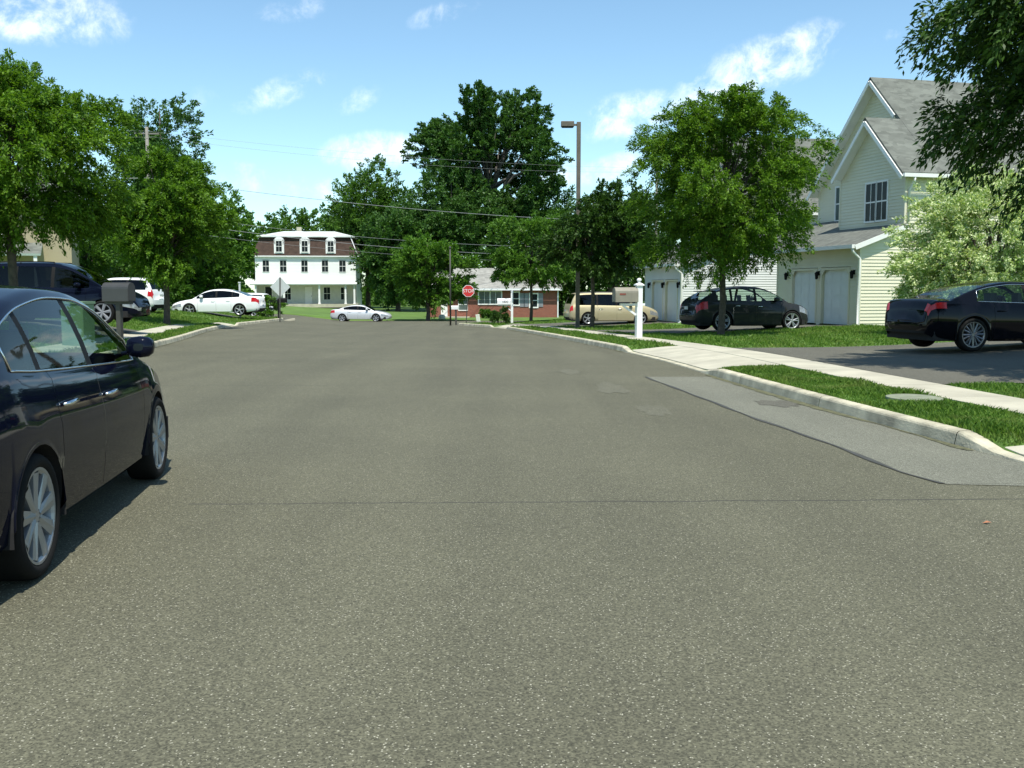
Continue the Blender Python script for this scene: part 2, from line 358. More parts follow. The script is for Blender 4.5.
def empty(name, loc, rz, label, cat, group=None):
    o = bpy.data.objects.new(name, None); COL.objects.link(o); o.empty_display_size = .3
    o.location = loc; o.rotation_euler = (0, 0, rz); return tag(o, label, cat, group)
def npmesh(name, verts, faces4, m, parent=None):
    """fast mesh from an (n,3) array and an (m,4) index array"""
    me = bpy.data.meshes.new(name); nv, nf = len(verts), len(faces4)
    me.vertices.add(nv); me.vertices.foreach_set('co', np.asarray(verts, np.float32).ravel())
    me.loops.add(nf * 4); me.loops.foreach_set('vertex_index', np.asarray(faces4, np.int32).ravel())
    me.polygons.add(nf); me.polygons.foreach_set('loop_start', np.arange(0, nf * 4, 4, dtype=np.int32))
    me.materials.append(m); me.update(calc_edges=True); me.validate()
    o = bpy.data.objects.new(name, me); COL.objects.link(o)
    if parent: o.parent = parent
    return o
# ------------------------------------------------------------------ ground, road, kerbs
def grid(name, P, m, kind='structure', smooth=True):
    mb = MB(); n = len(P[0])
    ids = [[mb.vert(p) for p in row] for row in P]
    for a, b in zip(ids, ids[1:]):
        for k in range(n - 1): mb.face([a[k], a[k + 1], b[k + 1], b[k]])
    o = mb.build(name, m, smooth=smooth); fixn(o); o['kind'] = kind; return o
mb = MB(); mb.quad((-2500, -600, -2.1), (2500, -600, -2.1), (2500, 3000, -2.1), (-2500, 3000, -2.1)); g = mb.build('ground', M['farsoil']); g['kind'] = 'structure'
YS = list(np.arange(-30, 30, .5)) + list(np.arange(30, 60.01, 1.0))
grid('road', [[(x, y, RZ(x, y)) for x in [kL(y) - .02 + (kR(y) - kL(y) + .04) * k / 24 for k in range(25)]] for y in YS], M['road'])
XS = [-160, -120, -80, -60, -45] + list(np.arange(-36, 14, 1.0)) + [16, 20, 26, 34, 45, 60, 90, 160]
grid('cross_street', [[(x, y, RZ(x, y)) for x in XS] for y in np.arange(60, 86.01, 1.0)], M['road'])
OFF = [.15, .3, .5, .75, 1, 1.3, 1.6, 2.2, 2.8, 3.5, 4.5, 5.5, 7, 9, 11.5, 15, 20, 28, 40, 60, 110]
def lawn(name, ys, kf, lf, sg):
    P = []
    for y in ys:
        k = kf(y); row = [(k + sg * .151, y, RZ(k, y) - .3)]
        for o in OFF:
            x = k + sg * o; row.append((x, y, RZ(x, y) + lf(o, y)))
        P.append(row)
    P.append([(x, y + .02, z - .6) for x, y, z in P[-1]])
    return grid(name, P, M['soil'])
YR = list(np.arange(-30, 30, .5)) + list(np.arange(30, 63, 1.0)) + list(np.arange(63, 65.99, .3))
YL = list(np.arange(-30, 30, .5)) + list(np.arange(30, 60, 1.0)) + list(np.arange(60, 62.99, .3))
lawn('lawn', YR, kR, lawnR, 1); lawn('lawn', YL, kL, lawnL, -1)
FX = list(np.arange(-170, 171, 5.0))
grid('far_lawn', [[(x, y, RZ(x, y) - .3) for x in FX] if k == 0 else [(x, y, RZ(x, y) + farlift(x, y)) for x in FX] for k, y in enumerate([86.0, 86.05, 90, 95, 100, 105, 110, 115, 120, 126, 131, 140, 160, 200, 260, 400])], M['farsoil'])
def kerb(ys, kf, hf, sg, name='kerb'):
    P = []
    for y in ys:
        k = kf(y); z = RZ(k, y); h = hf(y)
        dx = (kf(y + .05) - kf(y - .05)) / .1; n = Vector((sg, -sg * dx)).normalized()
        t = lambda d, zz: (k + n.x * d, y + n.y * d * (1 if y > 58 else 0), zz)
        P.append([t(0, z - .1), t(.034, z + h * .78), t(.044, z + h - .012), t(.062, z + h), t(.155, z + h + .006), t(.156, z - .12)])
    return grid(name, P, M['kerb'], smooth=False)
def yr(a, b, s): return list(np.arange(a, b, s)) + [b]
# kerb stones separated by thin open joints
def kerb_run(kf, hf, sg, a, b, step=3.05):
    y = a
    while y < b - .2:
        e = min(b, y + step); kerb(yr(y + .006, e - .006, .25), kf, hf, sg); y = e
kerb_run(kR, hR, 1, -6, 54); kerb(yr(54.006, 65.95, .2), kR, hR, 1)
kerb_run(kL, hL, -1, -6, 54); kerb(yr(54.006, 62.95, .2), kL, hL, -1)
def strip(name, kf, sg, o0, o1, y0, y1, m, lift=.02, n=4, step=.5, edge=.0):
    P = []
    for y in yr(y0, y1, step):
        row = []
        for j in range(n + 1):
            x = kf(y) + sg * (o0 + (o1 - o0) * j / n); row.append((x, y, G(x, y) + lift))
        P.append([(row[0][0], y, row[0][2] - .15)] + row + [(row[-1][0], y, row[-1][2] - .15)])
    return grid(name, P, m, smooth=False)
PAVED = []
def walk(name, kf, sg, o0, o1, y0, y1, m, lift, slab_len=1.5):
    """pavement of separate concrete slabs with open joints"""
    y = y0
    while y < y1 - .1:
        e = min(y1, y + slab_len); strip(name, kf, sg, o0, o1, y + .006, e - .006, m, lift); y = e
    PAVED.append((kf, sg, o0, o1, y0, y1))
walk('pavement', kR, 1, 1.32, 2.2, -3, 58, M['concrete'], .018)
walk('driveway_apron', kR, 1, .16, 1.30, 17.0, 24.4, M['concrete'], .016, 2.6)
walk('driveway_apron', kR, 1, .16, 1.30, 2.0, 8.75, M['concrete'], .016, 3.0)
walk('driveway_apron', kR, 1, .16, 1.30, 51.6, 55.9, M['concrete'], .016, 4.4)
walk('pavement', kL, -1, .95, 1.75, 18, 42, M['concrete'], .018)
walk('driveway_apron', kL, -1, .16, .94, 44.4, 47.4, M['concrete'], .016, 3.1)
QUADS = []
def bquad(name, c, m, lift=.014, nu=24, nv=10):
    P = []
    for i in range(nu + 1):
        u = i / nu; a = Vector(c[0]).lerp(Vector(c[1]), u); b = Vector(c[3]).lerp(Vector(c[2]), u)
        P.append([(q.x, q.y, G(q.x, q.y) + lift) for q in [a.lerp(b, j / nv) for j in range(nv + 1)]])
    QUADS.append([Vector(p[:2]) for p in c]); return grid(name, P, m)
def e2(a): return Vector((math.cos(R(a)), math.sin(R(a))))
d1 = e2(9)
a = Vector((kR(13.6) + 2.22, 13.6)); b = Vector((kR(23.2) + 2.22, 23.2))
bquad('driveway', [a, a + d1 * 16, b + d1 * 14.2, b], M['drive'])
H1 = Vector((13.2, 38.0)); TH1 = 14
s1 = e2(TH1); t1 = Vector((-s1.y, s1.x))
bquad('driveway', [H1 + t1 * .2, H1 + t1 * 6.0, H1 + t1 * 6.0 - s1 * 9.0, H1 + t1 * .2 - s1 * 9.0], M['drive'], .02)
H2 = Vector((8.85, 52.0)); TH2 = 10
s2 = e2(TH2); t2 = Vector((-s2.y, s2.x))
bquad('driveway', [H2 + t2 * .2, H2 + t2 * 6.0, H2 + t2 * 6.0 - s2 * 8.0, H2 + t2 * .2 - s2 * 8.0], M['drive'], .02)
bquad('driveway', [(kL(28.5) - 1.77, 28.5), (kL(33.5) - 1.77, 33.5), (kL(33.5) - 14, 33.5), (kL(28.5) - 14, 28.5)], M['drive'], .016)
bquad('driveway', [(kL(52) - 2.4, 54.6), (kL(52) - 2.4, 57.2), (-32, 57.2), (-32, 54.6)], M['drive'], .016)
# the newer strip of asphalt along the kerb, and two worn spots
pp = [solve(px, py, RZ) for px, py in [(645, 377), (700, 397.5), (756, 419), (827, 443), (902, 473), (944, 484)]]
inner = sorted((p.y, p.x) for p in pp)
P = []
for y in yr(inner[0][0], inner[-1][0], .25):
    xi = interp(y, inner); xo = min(kR(y) + .02, kR(y) - .0)
    P.append([(xi + (xo - xi) * k / 6, y, RZ(xi, y) + .004) for k in range(7)])
y0 = inner[0][0]
grid('asphalt_patch', P, M['patch'])
P = [[(inner[0][1] + 4.5 * k / 12, y0 - .004 - d * (0.02 + .55 * (k / 12)), RZ(0, y0) + .004) for k in range(13)] for d in (1, 0)]
P[1] = [(x, y0 - .004, z) for x, y, z in P[0]]
for k in range(13):
    if P[1][k][0] > kR(y0) : pass
grid('asphalt_patch', [[p for p in row if p[0] < kR(7.5) + .1] for row in P], M['patch'])
for kf, sg, ya, yb, nm in ((kR, 1, 8.9, 17.0, 1), (kR, 1, 24.6, 50, 2), (kL, -1, 14, 44, 3)):
    rnd = random.Random(nm); P = []; w = .05
    for y in yr(ya, yb, .12):
        w = max(.012, min(.13, w + rnd.gauss(0, .016))); x = kf(y); P.append([(x + sg * .004, y, RZ(x, y) + .010), (x - sg * w, y, RZ(x, y) + .009)])
    grid('gutter_grit', P, M['gutter'])
# dark tar line along the seam of the strip
P = [[(interp(y, inner) - .022 + .012 * math.sin(y * 5), y, RZ(0, y) + .006), (interp(y, inner) + .022 + .012 * math.sin(y * 3.1), y, RZ(0, y) + .006)] for y in yr(inner[0][0], inner[-1][0], .12)]
grid('tar_seam', P, mat('tar', (.055, .054, .045), .7, 0, .2))
def blob(name, c, rx, ry, m, lift=.004, n=26, seed=1):
    rnd = random.Random(seed); mb = MB(); ids = []
    for k in range(n):
        a = 2 * math.pi * k / n; r = 1 + rnd.uniform(-.3, .25); x = c.x + rx * r * math.cos(a); y = c.y + ry * r * math.sin(a)
        ids.append(mb.vert((x, y, RZ(x, y) + lift)))
    mb.face(ids); o = mb.build(name, m); o['kind'] = 'structure'; return o
blob('worn_spot', solve(655, 410, RZ), .20, .55, M['stain'], seed=3, lift=.003); blob('worn_spot', solve(611, 388, RZ), .24, .8, M['stain'], seed=4); blob('worn_spot', solve(570, 372, RZ), .2, .6, M['stain'], seed=8)
blob('oil_spot', solve(778, 404, RZ), .28, .35, M['drive'], lift=.008, seed=5)
# utility cover in the verge
p = gp(914, 400); mb = MB(); mb.lathe([(0, .035), (.36, .035), (.39, .03), (.40, -.06)], 30)
o = mb.build('utility_cover', M['lid']); o.location = (p.x, p.y, p.z + .005); o.scale = (.8, .95, 1); tag(o, 'round grey concrete utility cover set in the grass beside the kerb', 'utility cover')
UC = p
p = gp(987, 524); mb = MB(); k = [mb.vert(q) for q in ((-.03, 0, .0), (0, -.014, .008), (.03, .004, .004), (.005, .018, .012))]; mb.face(k)
o = mb.build('fallen_leaf', M['leaf_litter']); o.location = (p.x, p.y, p.z + .006); tag(o, 'small reddish brown leaf lying alone on the asphalt', 'leaf')
# ------------------------------------------------------------------ grass blades (stuff)
def inquad(x, y, q):
    s = None
    for k in range(4):
        a, b = q[k], q[(k + 1) % 4]; c = (b.x - a.x) * (y - a.y) - (b.y - a.y) * (x - a.x)
        if s is None: s = c > 0
        elif (c > 0) != s: return False
    return True
def paved(x, y):
    for kf, sg, o0, o1, y0, y1 in PAVED:
        if y0 < y < y1 and o0 - .03 < sg * (x - kf(y)) < o1 + .03: return True
    return any(inquad(x, y, q) for q in QUADS) or (abs(x - UC.x) < .27 and abs(y - UC.y) < .33)
def grass(name, zones, seed):
    rnd = random.Random(seed); V = []
    for kf, sg, o0, o1, y0, y1, dens, hgt in zones:
        for _ in range(int(dens * (o1 - o0) * (y1 - y0))):
            y = rnd.uniform(y0, y1); x = kf(y) + sg * rnd.uniform(o0, o1)
            if abs(x) > .56 * y + .6 or paved(x, y): continue
            z = G(x, y); h = hgt * rnd.uniform(.45, 1.25) * (.75 + .5 * math.sin(x * 3.1 + y * 1.7) * math.sin(y * 2.3 - x)); w = .0035 + .00035 * y
            a = rnd.uniform(0, 6.283); c, s = math.cos(a) * w, math.sin(a) * w
            lx, ly = rnd.gauss(0, .45) * h, rnd.gauss(0, .45) * h
            V += [(x - c, y - s, z - .01), (x + c, y + s, z - .01), (x + c * .7 + lx * .4, y + s * .7 + ly * .4, z + h * .6), (x + lx, y + ly, z + h)]
    F4 = np.arange(len(V)).reshape(-1, 4)
    o = npmesh(name, V, F4, M['L_grass']); o['kind'] = 'stuff'; return o
grass('grass', [(kR, 1, .14, 1.33, 8.7, 17.2, 3000, .062), (kR, 1, 2.2, 6, 8, 15, 1100, .062), (kR, 1, 2.2, 16, 22, 38, 260, .085), (kR, 1, .14, 1.33, 24.3, 45, 450, .085), (kR, 1, .14, 8, 38, 62, 110, .09)], 3)
grass('grass', [(kL, -1, .14, 1.0, 16, 44, 420, .09), (kL, -1, 1.7, 8, 22, 50, 200, .09), (kL, -1, .14, 6, 44, 61, 110, .09)], 4)
# ------------------------------------------------------------------ trees
def tree(name, label, base, H, rx, bottom, leaf, tips, per, lm, ry=None, tr=.12, seed=1, lobes=14, droop=.5, spray=.8, group=None, bark='bark', lean=(0, 0), shape=1.0, lobe_r=.42, asp=.42, stems=1, flat=1.0):
    rs = np.random.RandomState(seed); rnd = random.Random(seed); ry = ry or rx
    root = empty(name, base, 0, label, 'tree' if 'tree' in name else 'shrub', group)
    zc, rz = (H + bottom) / 2, (H - bottom) / 2
    # lobes
    C = []
    for k in range(lobes):
        for _ in range(40):
            u = rs.uniform(-1, 1); a = rs.uniform(0, 6.283); r = rs.uniform(.35, .72 if lobes < 24 else .82)
            c = np.array([math.cos(a) * math.sqrt(1 - u * u) * r, math.sin(a) * math.sqrt(1 - u * u) * r, u * r])
            wid = 1.0 - .25 * max(0, c[2]) * shape
            c[0] *= wid; c[1] *= wid
            if all(np.linalg.norm(c - q) > (.30 if lobes < 24 else .2) for q in C): break
        C.append(c)
    C = np.array(C); LR = lobe_r * rs.uniform(.75, 1.2, len(C))
    li = rs.randint(0, len(C), tips)
    d = rs.normal(size=(tips, 3)); d /= np.linalg.norm(d, axis=1)[:, None]
    rr = rs.uniform(.35, 1.0, tips) ** .6
    T = C[li] + d * (LR[li] * rr)[:, None] * np.array([1, 1, flat])
    n = np.linalg.norm(T, axis=1); far = n > 1.02; T[far] *= (1.02 / n[far])[:, None] * rs.uniform(.9, 1.06, far.sum())[:, None]
    sc = np.array([rx, ry, rz]); P0 = T * sc + np.array([lean[0], lean[1], zc])
    out = T.copy(); out[:, 2] = out[:, 2] * .5 + .25; out += rs.normal(scale=.35, size=out.shape); out /= np.linalg.norm(out, axis=1)[:, None] + 1e-6
    # leaves along each drooping spray
    ti = np.repeat(np.arange(tips), per); nL = tips * per
    t = rs.uniform(0, 1, nL); L = spray * rs.uniform(.6, 1.3, tips)[ti]
    base_p = P0[ti] + out[ti] * (t * L)[:, None]; base_p[:, 2] -= droop * (t ** 2) * L
    base_p += rs.normal(scale=spray * .13, size=(nL, 3)) * (1.15 - .6 * t)[:, None]
    ax = out[ti] + rs.normal(scale=.55, size=(nL, 3)); ax[:, 2] -= droop * (.4 + .9 * t)
    ax /= np.linalg.norm(ax, axis=1)[:, None]
    sd = np.cross(ax, rs.normal(size=(nL, 3)) * .7 + np.array([0, 0, 1.0])); sd /= np.linalg.norm(sd, axis=1)[:, None] + 1e-6
    ln = leaf * rs.uniform(.6, 1.25, nL); w = ln * asp * .5
    up = np.cross(sd, ax)
    v0 = base_p; v2 = base_p + ax * ln[:, None]; mid = base_p + ax * (ln * .45)[:, None] + up * (ln * .08)[:, None]
    v1 = mid + sd * w[:, None]; v3 = mid - sd * w[:, None]
    V = np.stack([v0, v1, v2, v3], 1).reshape(-1, 3)
    npmesh('crown', V, np.arange(nL * 4).reshape(-1, 4), M[lm], root)
    # trunk and limbs
    mb = MB(); hub = bottom + (zc - bottom) * .25
    for s_ in range(stems):
        ox, oy = (rnd.uniform(-.2, .2), rnd.uniform(-.2, .2)) if stems > 1 else (0, 0)
        pts = [(ox * .3, oy * .3, -.15), (ox * .4, oy * .4, .1), (ox + .04, oy - .03, hub * .5), (ox * 2 + lean[0] * .3, oy * 2 + lean[1] * .3, hub), (ox * 3 + lean[0] * .6, oy * 3 + lean[1] * .6, zc)]
        mb.tube(pts, [tr * 1.5, tr * 1.08, tr * .9, tr * .8, tr * .45], 9)
        if stems == 1:
            mb.tube([pts[-1], (lean[0], lean[1], zc + rz * .75)], [tr * .45, tr * .1], 6)
    for k, c in enumerate(C):
        e = c * sc * .98 + np.array([lean[0], lean[1], zc]); f = rnd.uniform(.0, .75)
        st = Vector((lean[0] * .4, lean[1] * .4, hub + (zc - hub) * f)); e = Vector(e)
        if e.z < st.z - .3: st.z = hub
        m1 = st.lerp(e, .45) + Vector((0, 0, .12 * (e - st).length)); m2 = st.lerp(e, .75) + Vector((0, 0, .08 * (e - st).length))
        mb.tube([st, m1, m2, e], [tr * .42, tr * .28, tr * .18, tr * .06], 6)
    mb.build('trunk', M[bark], root, smooth=True)
    return root
def at(px, Y): return gd(px, Y)
STREET = 'street trees'
def crown_h(y_top, Y, base): return CAMZ + (HZ - y_top) * Y / F * 1.0 - base.z
b = at(15, 24.5); tree('street_tree', 'tall leafy street tree in front of the dark blue van', b, crown_h(36, 24.5, b), 3.25, 1.75, .105, 2000, 70, 'L_elm', tr=.12, seed=11, lobes=46, droop=.55, spray=.45, lobe_r=.27, flat=.6)
b = at(167, 41); tree('street_tree', 'rounded street tree shading the white suv and the nose of the white sedan', b, crown_h(148, 41, b), 2.8, 1.3, .13, 1600, 60, 'L_elm2', tr=.13, seed=12, lobes=44, droop=.5, spray=.45, lobe_r=.27, flat=.6)
b = at(721, 33.8); tree('street_tree', 'broad street tree standing on the lawn in front of the charcoal crossover', b, crown_h(70, 33.8, b), 3.6, 1.35, .105, 2400, 75, 'L_elm', tr=.12, seed=21, lobes=52, droop=.55, spray=.5, lobe_r=.26, flat=.6)
b = Vector((9.7, 14.8, 0)); b.z = G(b.x, b.y); tree('street_tree', 'dark overhanging tree whose drooping branches enter at the upper right corner', b, 8.2, 3.5, 1.9, .125, 2600, 55, 'L_dark', tr=.13, seed=31, lobes=44, droop=.9, spray=.55, asp=.36, lobe_r=.28, flat=.6)  # darker leaf colour paints in the shade of the crown's underside
b = at(531, 61.5); tree('street_tree', 'bright green street tree behind the white mailbox near the brick house', b, crown_h(206, 61.5, b), 2.8, 1.4, .17, 900, 45, 'L_light', tr=.10, seed=41, lobes=32, lobe_r=.3, flat=.65, droop=.45, spray=.45)
b = at(592, 46); tree('street_tree', 'dark round maple right behind the lamp post and over the gold minivan', b, crown_h(178, 46, b), 2.9, 2.0, .18, 900, 50, 'L_dark', tr=.10, seed=42, lobes=32, lobe_r=.3, flat=.65, droop=.4, spray=.45)
b = at(428, 84); b.z = G(b.x, 87); tree('woodland_tree', 'light layered dogwood tree between the white house and the brick house', b, crown_h(235, 84, b), 4.0, .6, .3, 750, 40, 'L_light', tr=.18, seed=43, lobes=34, lobe_r=.3, flat=.45, droop=.15, spray=.8)
b = at(490, 128); tree('oak_tree', 'tallest dark oak tree rising above all other trees in the middle', b, crown_h(78, 128, b), 10.4, 6.5, .34, 2600, 60, 'L_oak', tr=.55, seed=51, lobes=40, droop=.1, spray=1.0, lobe_r=.25, flat=.75, asp=.6, shape=.4, bark='barkgrey')
b = at(452, 122); tree('woodland_tree', 'dark dense tree under the left half of the tall oak', b, crown_h(165, 122, b), 7.0, 2, .34, 1100, 45, 'L_oak', lobe_r=.48, tr=.35, seed=52, lobes=14, droop=.15, spray=1.4, asp=.6)
b = at(545, 126); tree('woodland_tree', 'dark tree filling the gap below the oak behind the brick house', b, crown_h(190, 126, b), 7.0, 2, .34, 900, 45, 'L_oak', lobe_r=.48, tr=.35, seed=53, lobes=14, droop=.15, spray=1.4, asp=.6)
b = at(368, 136); tree('woodland_tree', 'mid green tree rising just behind the right end of the white house', b, crown_h(163, 136, b), 6.3, 2, .34, 1100, 45, 'L_mid', lobe_r=.48, tr=.35, seed=54, lobes=15, droop=.15, spray=1.4, asp=.6)
b = at(398, 118); tree('woodland_tree', 'deep green tree in the shade right of the white house', b, crown_h(200, 118, b), 5.5, 1, .34, 750, 45, 'L_oak', tr=.3, seed=55, lobes=13, droop=.15, spray=1.3, asp=.6)
b = at(300, 165); tree('woodland_tree', 'low distant tree showing above the white house roof', b, crown_h(209, 165, b), 7.5, 2, .5, 450, 36, 'L_mid', lobe_r=.48, tr=.3, seed=56, lobes=13, droop=.15, spray=1.6, asp=.6)
b = at(335, 158); tree('woodland_tree', 'distant tree behind the mansard roof right of its chimney', b, crown_h(215, 158, b), 6.5, 2, .5, 350, 36, 'L_mid', lobe_r=.48, tr=.3, seed=57, lobes=12, droop=.15, spray=1.6, asp=.6)
b = at(265, 160); tree('woodland_tree', 'distant tree behind the left end of the mansard roof', b, crown_h(214, 160, b), 6.5, 2, .5, 350, 36, 'L_mid', lobe_r=.48, tr=.3, seed=58, lobes=12, droop=.15, spray=1.6, asp=.6)
b = at(222, 105); tree('woodland_tree', 'leafy tree with light patches beside the left end of the white house', b, crown_h(190, 105, b), 3.0, .8, .34, 550, 40, 'L_light', tr=.25, seed=59, lobes=14, droop=.2, spray=1.1, asp=.55)
b = at(205, 98); tree('woodland_tree', 'dark bushy tree behind the roof of the white sedan', b, crown_h(225, 98, b), 4.2, .3, .34, 450, 40, 'L_mid', tr=.25, seed=60, lobes=14, droop=.2, spray=1.1, asp=.55)
b = at(166, 92); tree('woodland_tree', 'tall blue green tree rising behind the rounded street tree', b, crown_h(88, 92, b), 4.9, 2.0, .28, 1500, 50, 'L_oak', lobe_r=.42, tr=.35, seed=61, lobes=15, droop=.15, spray=1.2, asp=.55, shape=.6)
b = at(120, 75); tree('woodland_tree', 'mid green tree behind the bonnet of the dark blue van', b, crown_h(200, 75, b), 4.0, .3, .28, 500, 40, 'L_mid', tr=.25, seed=62, lobes=13, droop=.2, spray=1.0, asp=.55)
b = at(85, 62); tree('woodland_tree', 'leafy tree beside the beige house behind the blue van', b, crown_h(190, 62, b), 2.6, .3, .22, 400, 40, 'L_mid', tr=.2, seed=63, lobes=12, droop=.2, spray=.9, asp=.5)
b = at(610, 100); tree('woodland_tree', 'distant dark tree filling the gap behind the gold minivan', b, crown_h(185, 100, b), 6.0, .5, .36, 600, 40, 'L_dark', lobe_r=.48, tr=.3, seed=64, lobes=14, droop=.15, spray=1.2, asp=.55)
b = at(560, 104); tree('woodland_tree', 'distant tree above the right end of the brick house roof', b, crown_h(200, 104, b), 4.5, .5, .36, 450, 40, 'L_mid', lobe_r=.48, tr=.3, seed=65, lobes=13, droop=.15, spray=1.2, asp=.55)
b = at(660, 108); tree('woodland_tree', 'distant tree hidden mostly behind the broad street tree', b, crown_h(190, 108, b), 6.0, .5, .38, 350, 36, 'L_mid', lobe_r=.48, tr=.3, seed=66, lobes=12, droop=.15, spray=1.2, asp=.55)
b = at(992, 28.5); tree('flowering_tree', 'pale variegated bushy tree behind the black sedan', b, crown_h(148, 28.5, b), 3.0, .1, .09, 2200, 60, 'L_pale', lobe_r=.28, tr=.09, seed=71, lobes=40, droop=.3, spray=.4, flat=.7, asp=.5, shape=.8, stems=3)
b = at(123, 50); tree('red_shrub', 'small red leaved shrub left of the white suv', b, 1.9, .7, .3, .12, 120, 40, 'L_red', tr=.04, seed=72, lobes=7, droop=.2, spray=.3)
b = at(525, 60); tree('flower_shrub', 'low dark shrub at the foot of the white mailbox post', at(501, 58.2), .95, .5, .05, .11, 90, 40, 'L_dark', tr=.03, seed=73, lobes=6, droop=.3, spray=.25)
tree('shrub', 'small green shrub under the picture window of the brick house', at(487, 92), 1.0, 1.1, .05, .2, 60, 40, 'L_mid', tr=.04, seed=74, lobes=6, droop=.3, spray=.3)
tree('shrub', 'bushy shrub by the ornate mailbox behind the white sedan tail', at(268, 64), 1.5, .9, .05, .18, 80, 40, 'L_light', tr=.04, seed=75, lobes=6, droop=.3, spray=.3)
tree('shrub', 'leafy shrub between the white suv and the white sedan', at(167, 60), 2.3, 1.3, .05, .18, 140, 40, 'L_mid', tr=.05, seed=76, lobes=7, droop=.3, spray=.4)

# far wood beyond the houses: one mass of foliage
rs = np.random.RandomState(5); n = 42000; px = rs.uniform(60, 760, n); Y = rs.uniform(150, 185, n)
wh = 5.5 + 2.5 * np.sin(px * .045) + 1.5 * np.sin(px * .13 + 2) + 2.0 * np.clip((px - 480) / 200, 0, 1) + 4 * np.exp(-((px - 460) / 70) ** 2); x = (px - CX) / F * Y; z = -1.6 + wh * rs.uniform(0, 1, n) ** .7
b_ = np.stack([x, Y, z], 1); ax = rs.normal(size=(n, 3)); ax /= np.linalg.norm(ax, axis=1)[:, None]; sd_ = np.cross(ax, rs.normal(size=(n, 3))); sd_ /= np.linalg.norm(sd_, axis=1)[:, None]
l_ = rs.uniform(.35, .8, n)[:, None]; V = np.stack([b_, b_ + ax * l_ * .45 + sd_ * l_ * .35, b_ + ax * l_, b_ + ax * l_ * .45 - sd_ * l_ * .35], 1).reshape(-1, 3)
npmesh('woods', V, np.arange(n * 4).reshape(-1, 4), M['L_mid'])['kind'] = 'stuff'
# ------------------------------------------------------------------ cars
def pchip(pts):
    x = np.array([p[0] for p in pts], float); y = np.array([p[1] for p in pts], float)
    h = np.diff(x); dl = np.diff(y) / h; m = np.zeros(len(x)); m[0], m[-1] = dl[0], dl[-1]
    for k in range(1, len(x) - 1):
        if dl[k - 1] * dl[k] > 0:
            w1, w2 = 2 * h[k] + h[k - 1], h[k] + 2 * h[k - 1]; m[k] = (w1 + w2) / (w1 / dl[k - 1] + w2 / dl[k])
    def f(v):
        v = min(max(v, x[0]), x[-1]); k = min(int(np.searchsorted(x, v, 'right')) - 1, len(x) - 2); k = max(k, 0)
        t = (v - x[k]) / h[k]
        return float((2 * t**3 - 3 * t**2 + 1) * y[k] + (t**3 - 2 * t**2 + t) * h[k] * m[k] + (-2 * t**3 + 3 * t**2) * y[k + 1] + (t**3 - t**2) * h[k] * m[k + 1])
    return f
def rbox(mb, lo, hi, m=0): mb.box(lo, hi, m)
def build_wheel(parent, x, y, r, side, spokes, rim_mat, style, name='wheel'):
    w = bpy.data.objects.new(name, None); COL.objects.link(w); w.parent = parent; w.location = (x, y, r); w.empty_display_size = .2
    if side < 0: pass
    else: w.rotation_euler = (0, 0, math.pi)
    # local: outer face towards -y
    t = MB(); rr = r * .755
    t.lathe([(rr, -.085), (rr + .012, -.100), (r * .85, -.112), (r * .94, -.104), (r * .985, -.085), (r, -.06), (r, .06), (r * .985, .09), (r * .8, .105), (rr, .1)], 40, 'y')
    t.lathe([(0, -.01), (rr, -.01)], 32, 'y', m=1)
    t.build('tyre', [M['rubber'], M['under']], w, True)
    q = MB()
    q.lathe([(rr * .86, -.03), (rr * .90, -.085), (rr * .965, -.097), (rr * 1.02, -.098), (rr * 1.02, -.05)], 40, 'y')
    q.lathe([(0, -.088), (rr * .14, -.088), (rr * .2, -.078), (rr * .24, -.05)], 20, 'y')
    for k in range(spokes):
        a = 2 * math.pi * k / spokes + .2
        offs = (0,) if style == 'single' else (-.13, .13)
        for da in offs:
            c0, s0 = math.cos(a + da * .8), math.sin(a + da * .8); c1, s1 = math.cos(a + da * 1.35), math.sin(a + da * 1.35)
            w0, w1 = (.10, .17) if style == 'single' else (.085, .075)
            tx, tz = -math.sin(a), math.cos(a)
            A = [(rr * (.14 * c0) + tx * rr * w0 * sg, rr * (.14 * s0) + tz * rr * w0 * sg) for sg in (-1, 1)]
            B = [(rr * (.93 * c1) + tx * rr * w1 * sg, rr * (.93 * s1) + tz * rr * w1 * sg) for sg in (-1, 1)]
            i = [q.vert((A[0][0], -.080, A[0][1])), q.vert((A[1][0], -.080, A[1][1])), q.vert((B[1][0], -.092, B[1][1])), q.vert((B[0][0], -.092, B[0][1]))]
            mid = q.vert(((A[0][0] + A[1][0]) / 2, -.092, (A[0][1] + A[1][1]) / 2)); mid2 = q.vert(((B[0][0] + B[1][0]) / 2, -.100, (B[0][1] + B[1][1]) / 2))
            j = [q.vert((A[0][0], -.04, A[0][1])), q.vert((A[1][0], -.04, A[1][1])), q.vert((B[1][0], -.05, B[1][1])), q.vert((B[0][0], -.05, B[0][1]))]
            q.face([i[0], mid, mid2, i[3]]); q.face([mid, i[1], i[2], mid2])
            q.face([i[0], i[3], j[3], j[0]]); q.face([i[2], i[1], j[1], j[2]])
    fixn(q.build('rim', rim_mat, w, False))
    return w
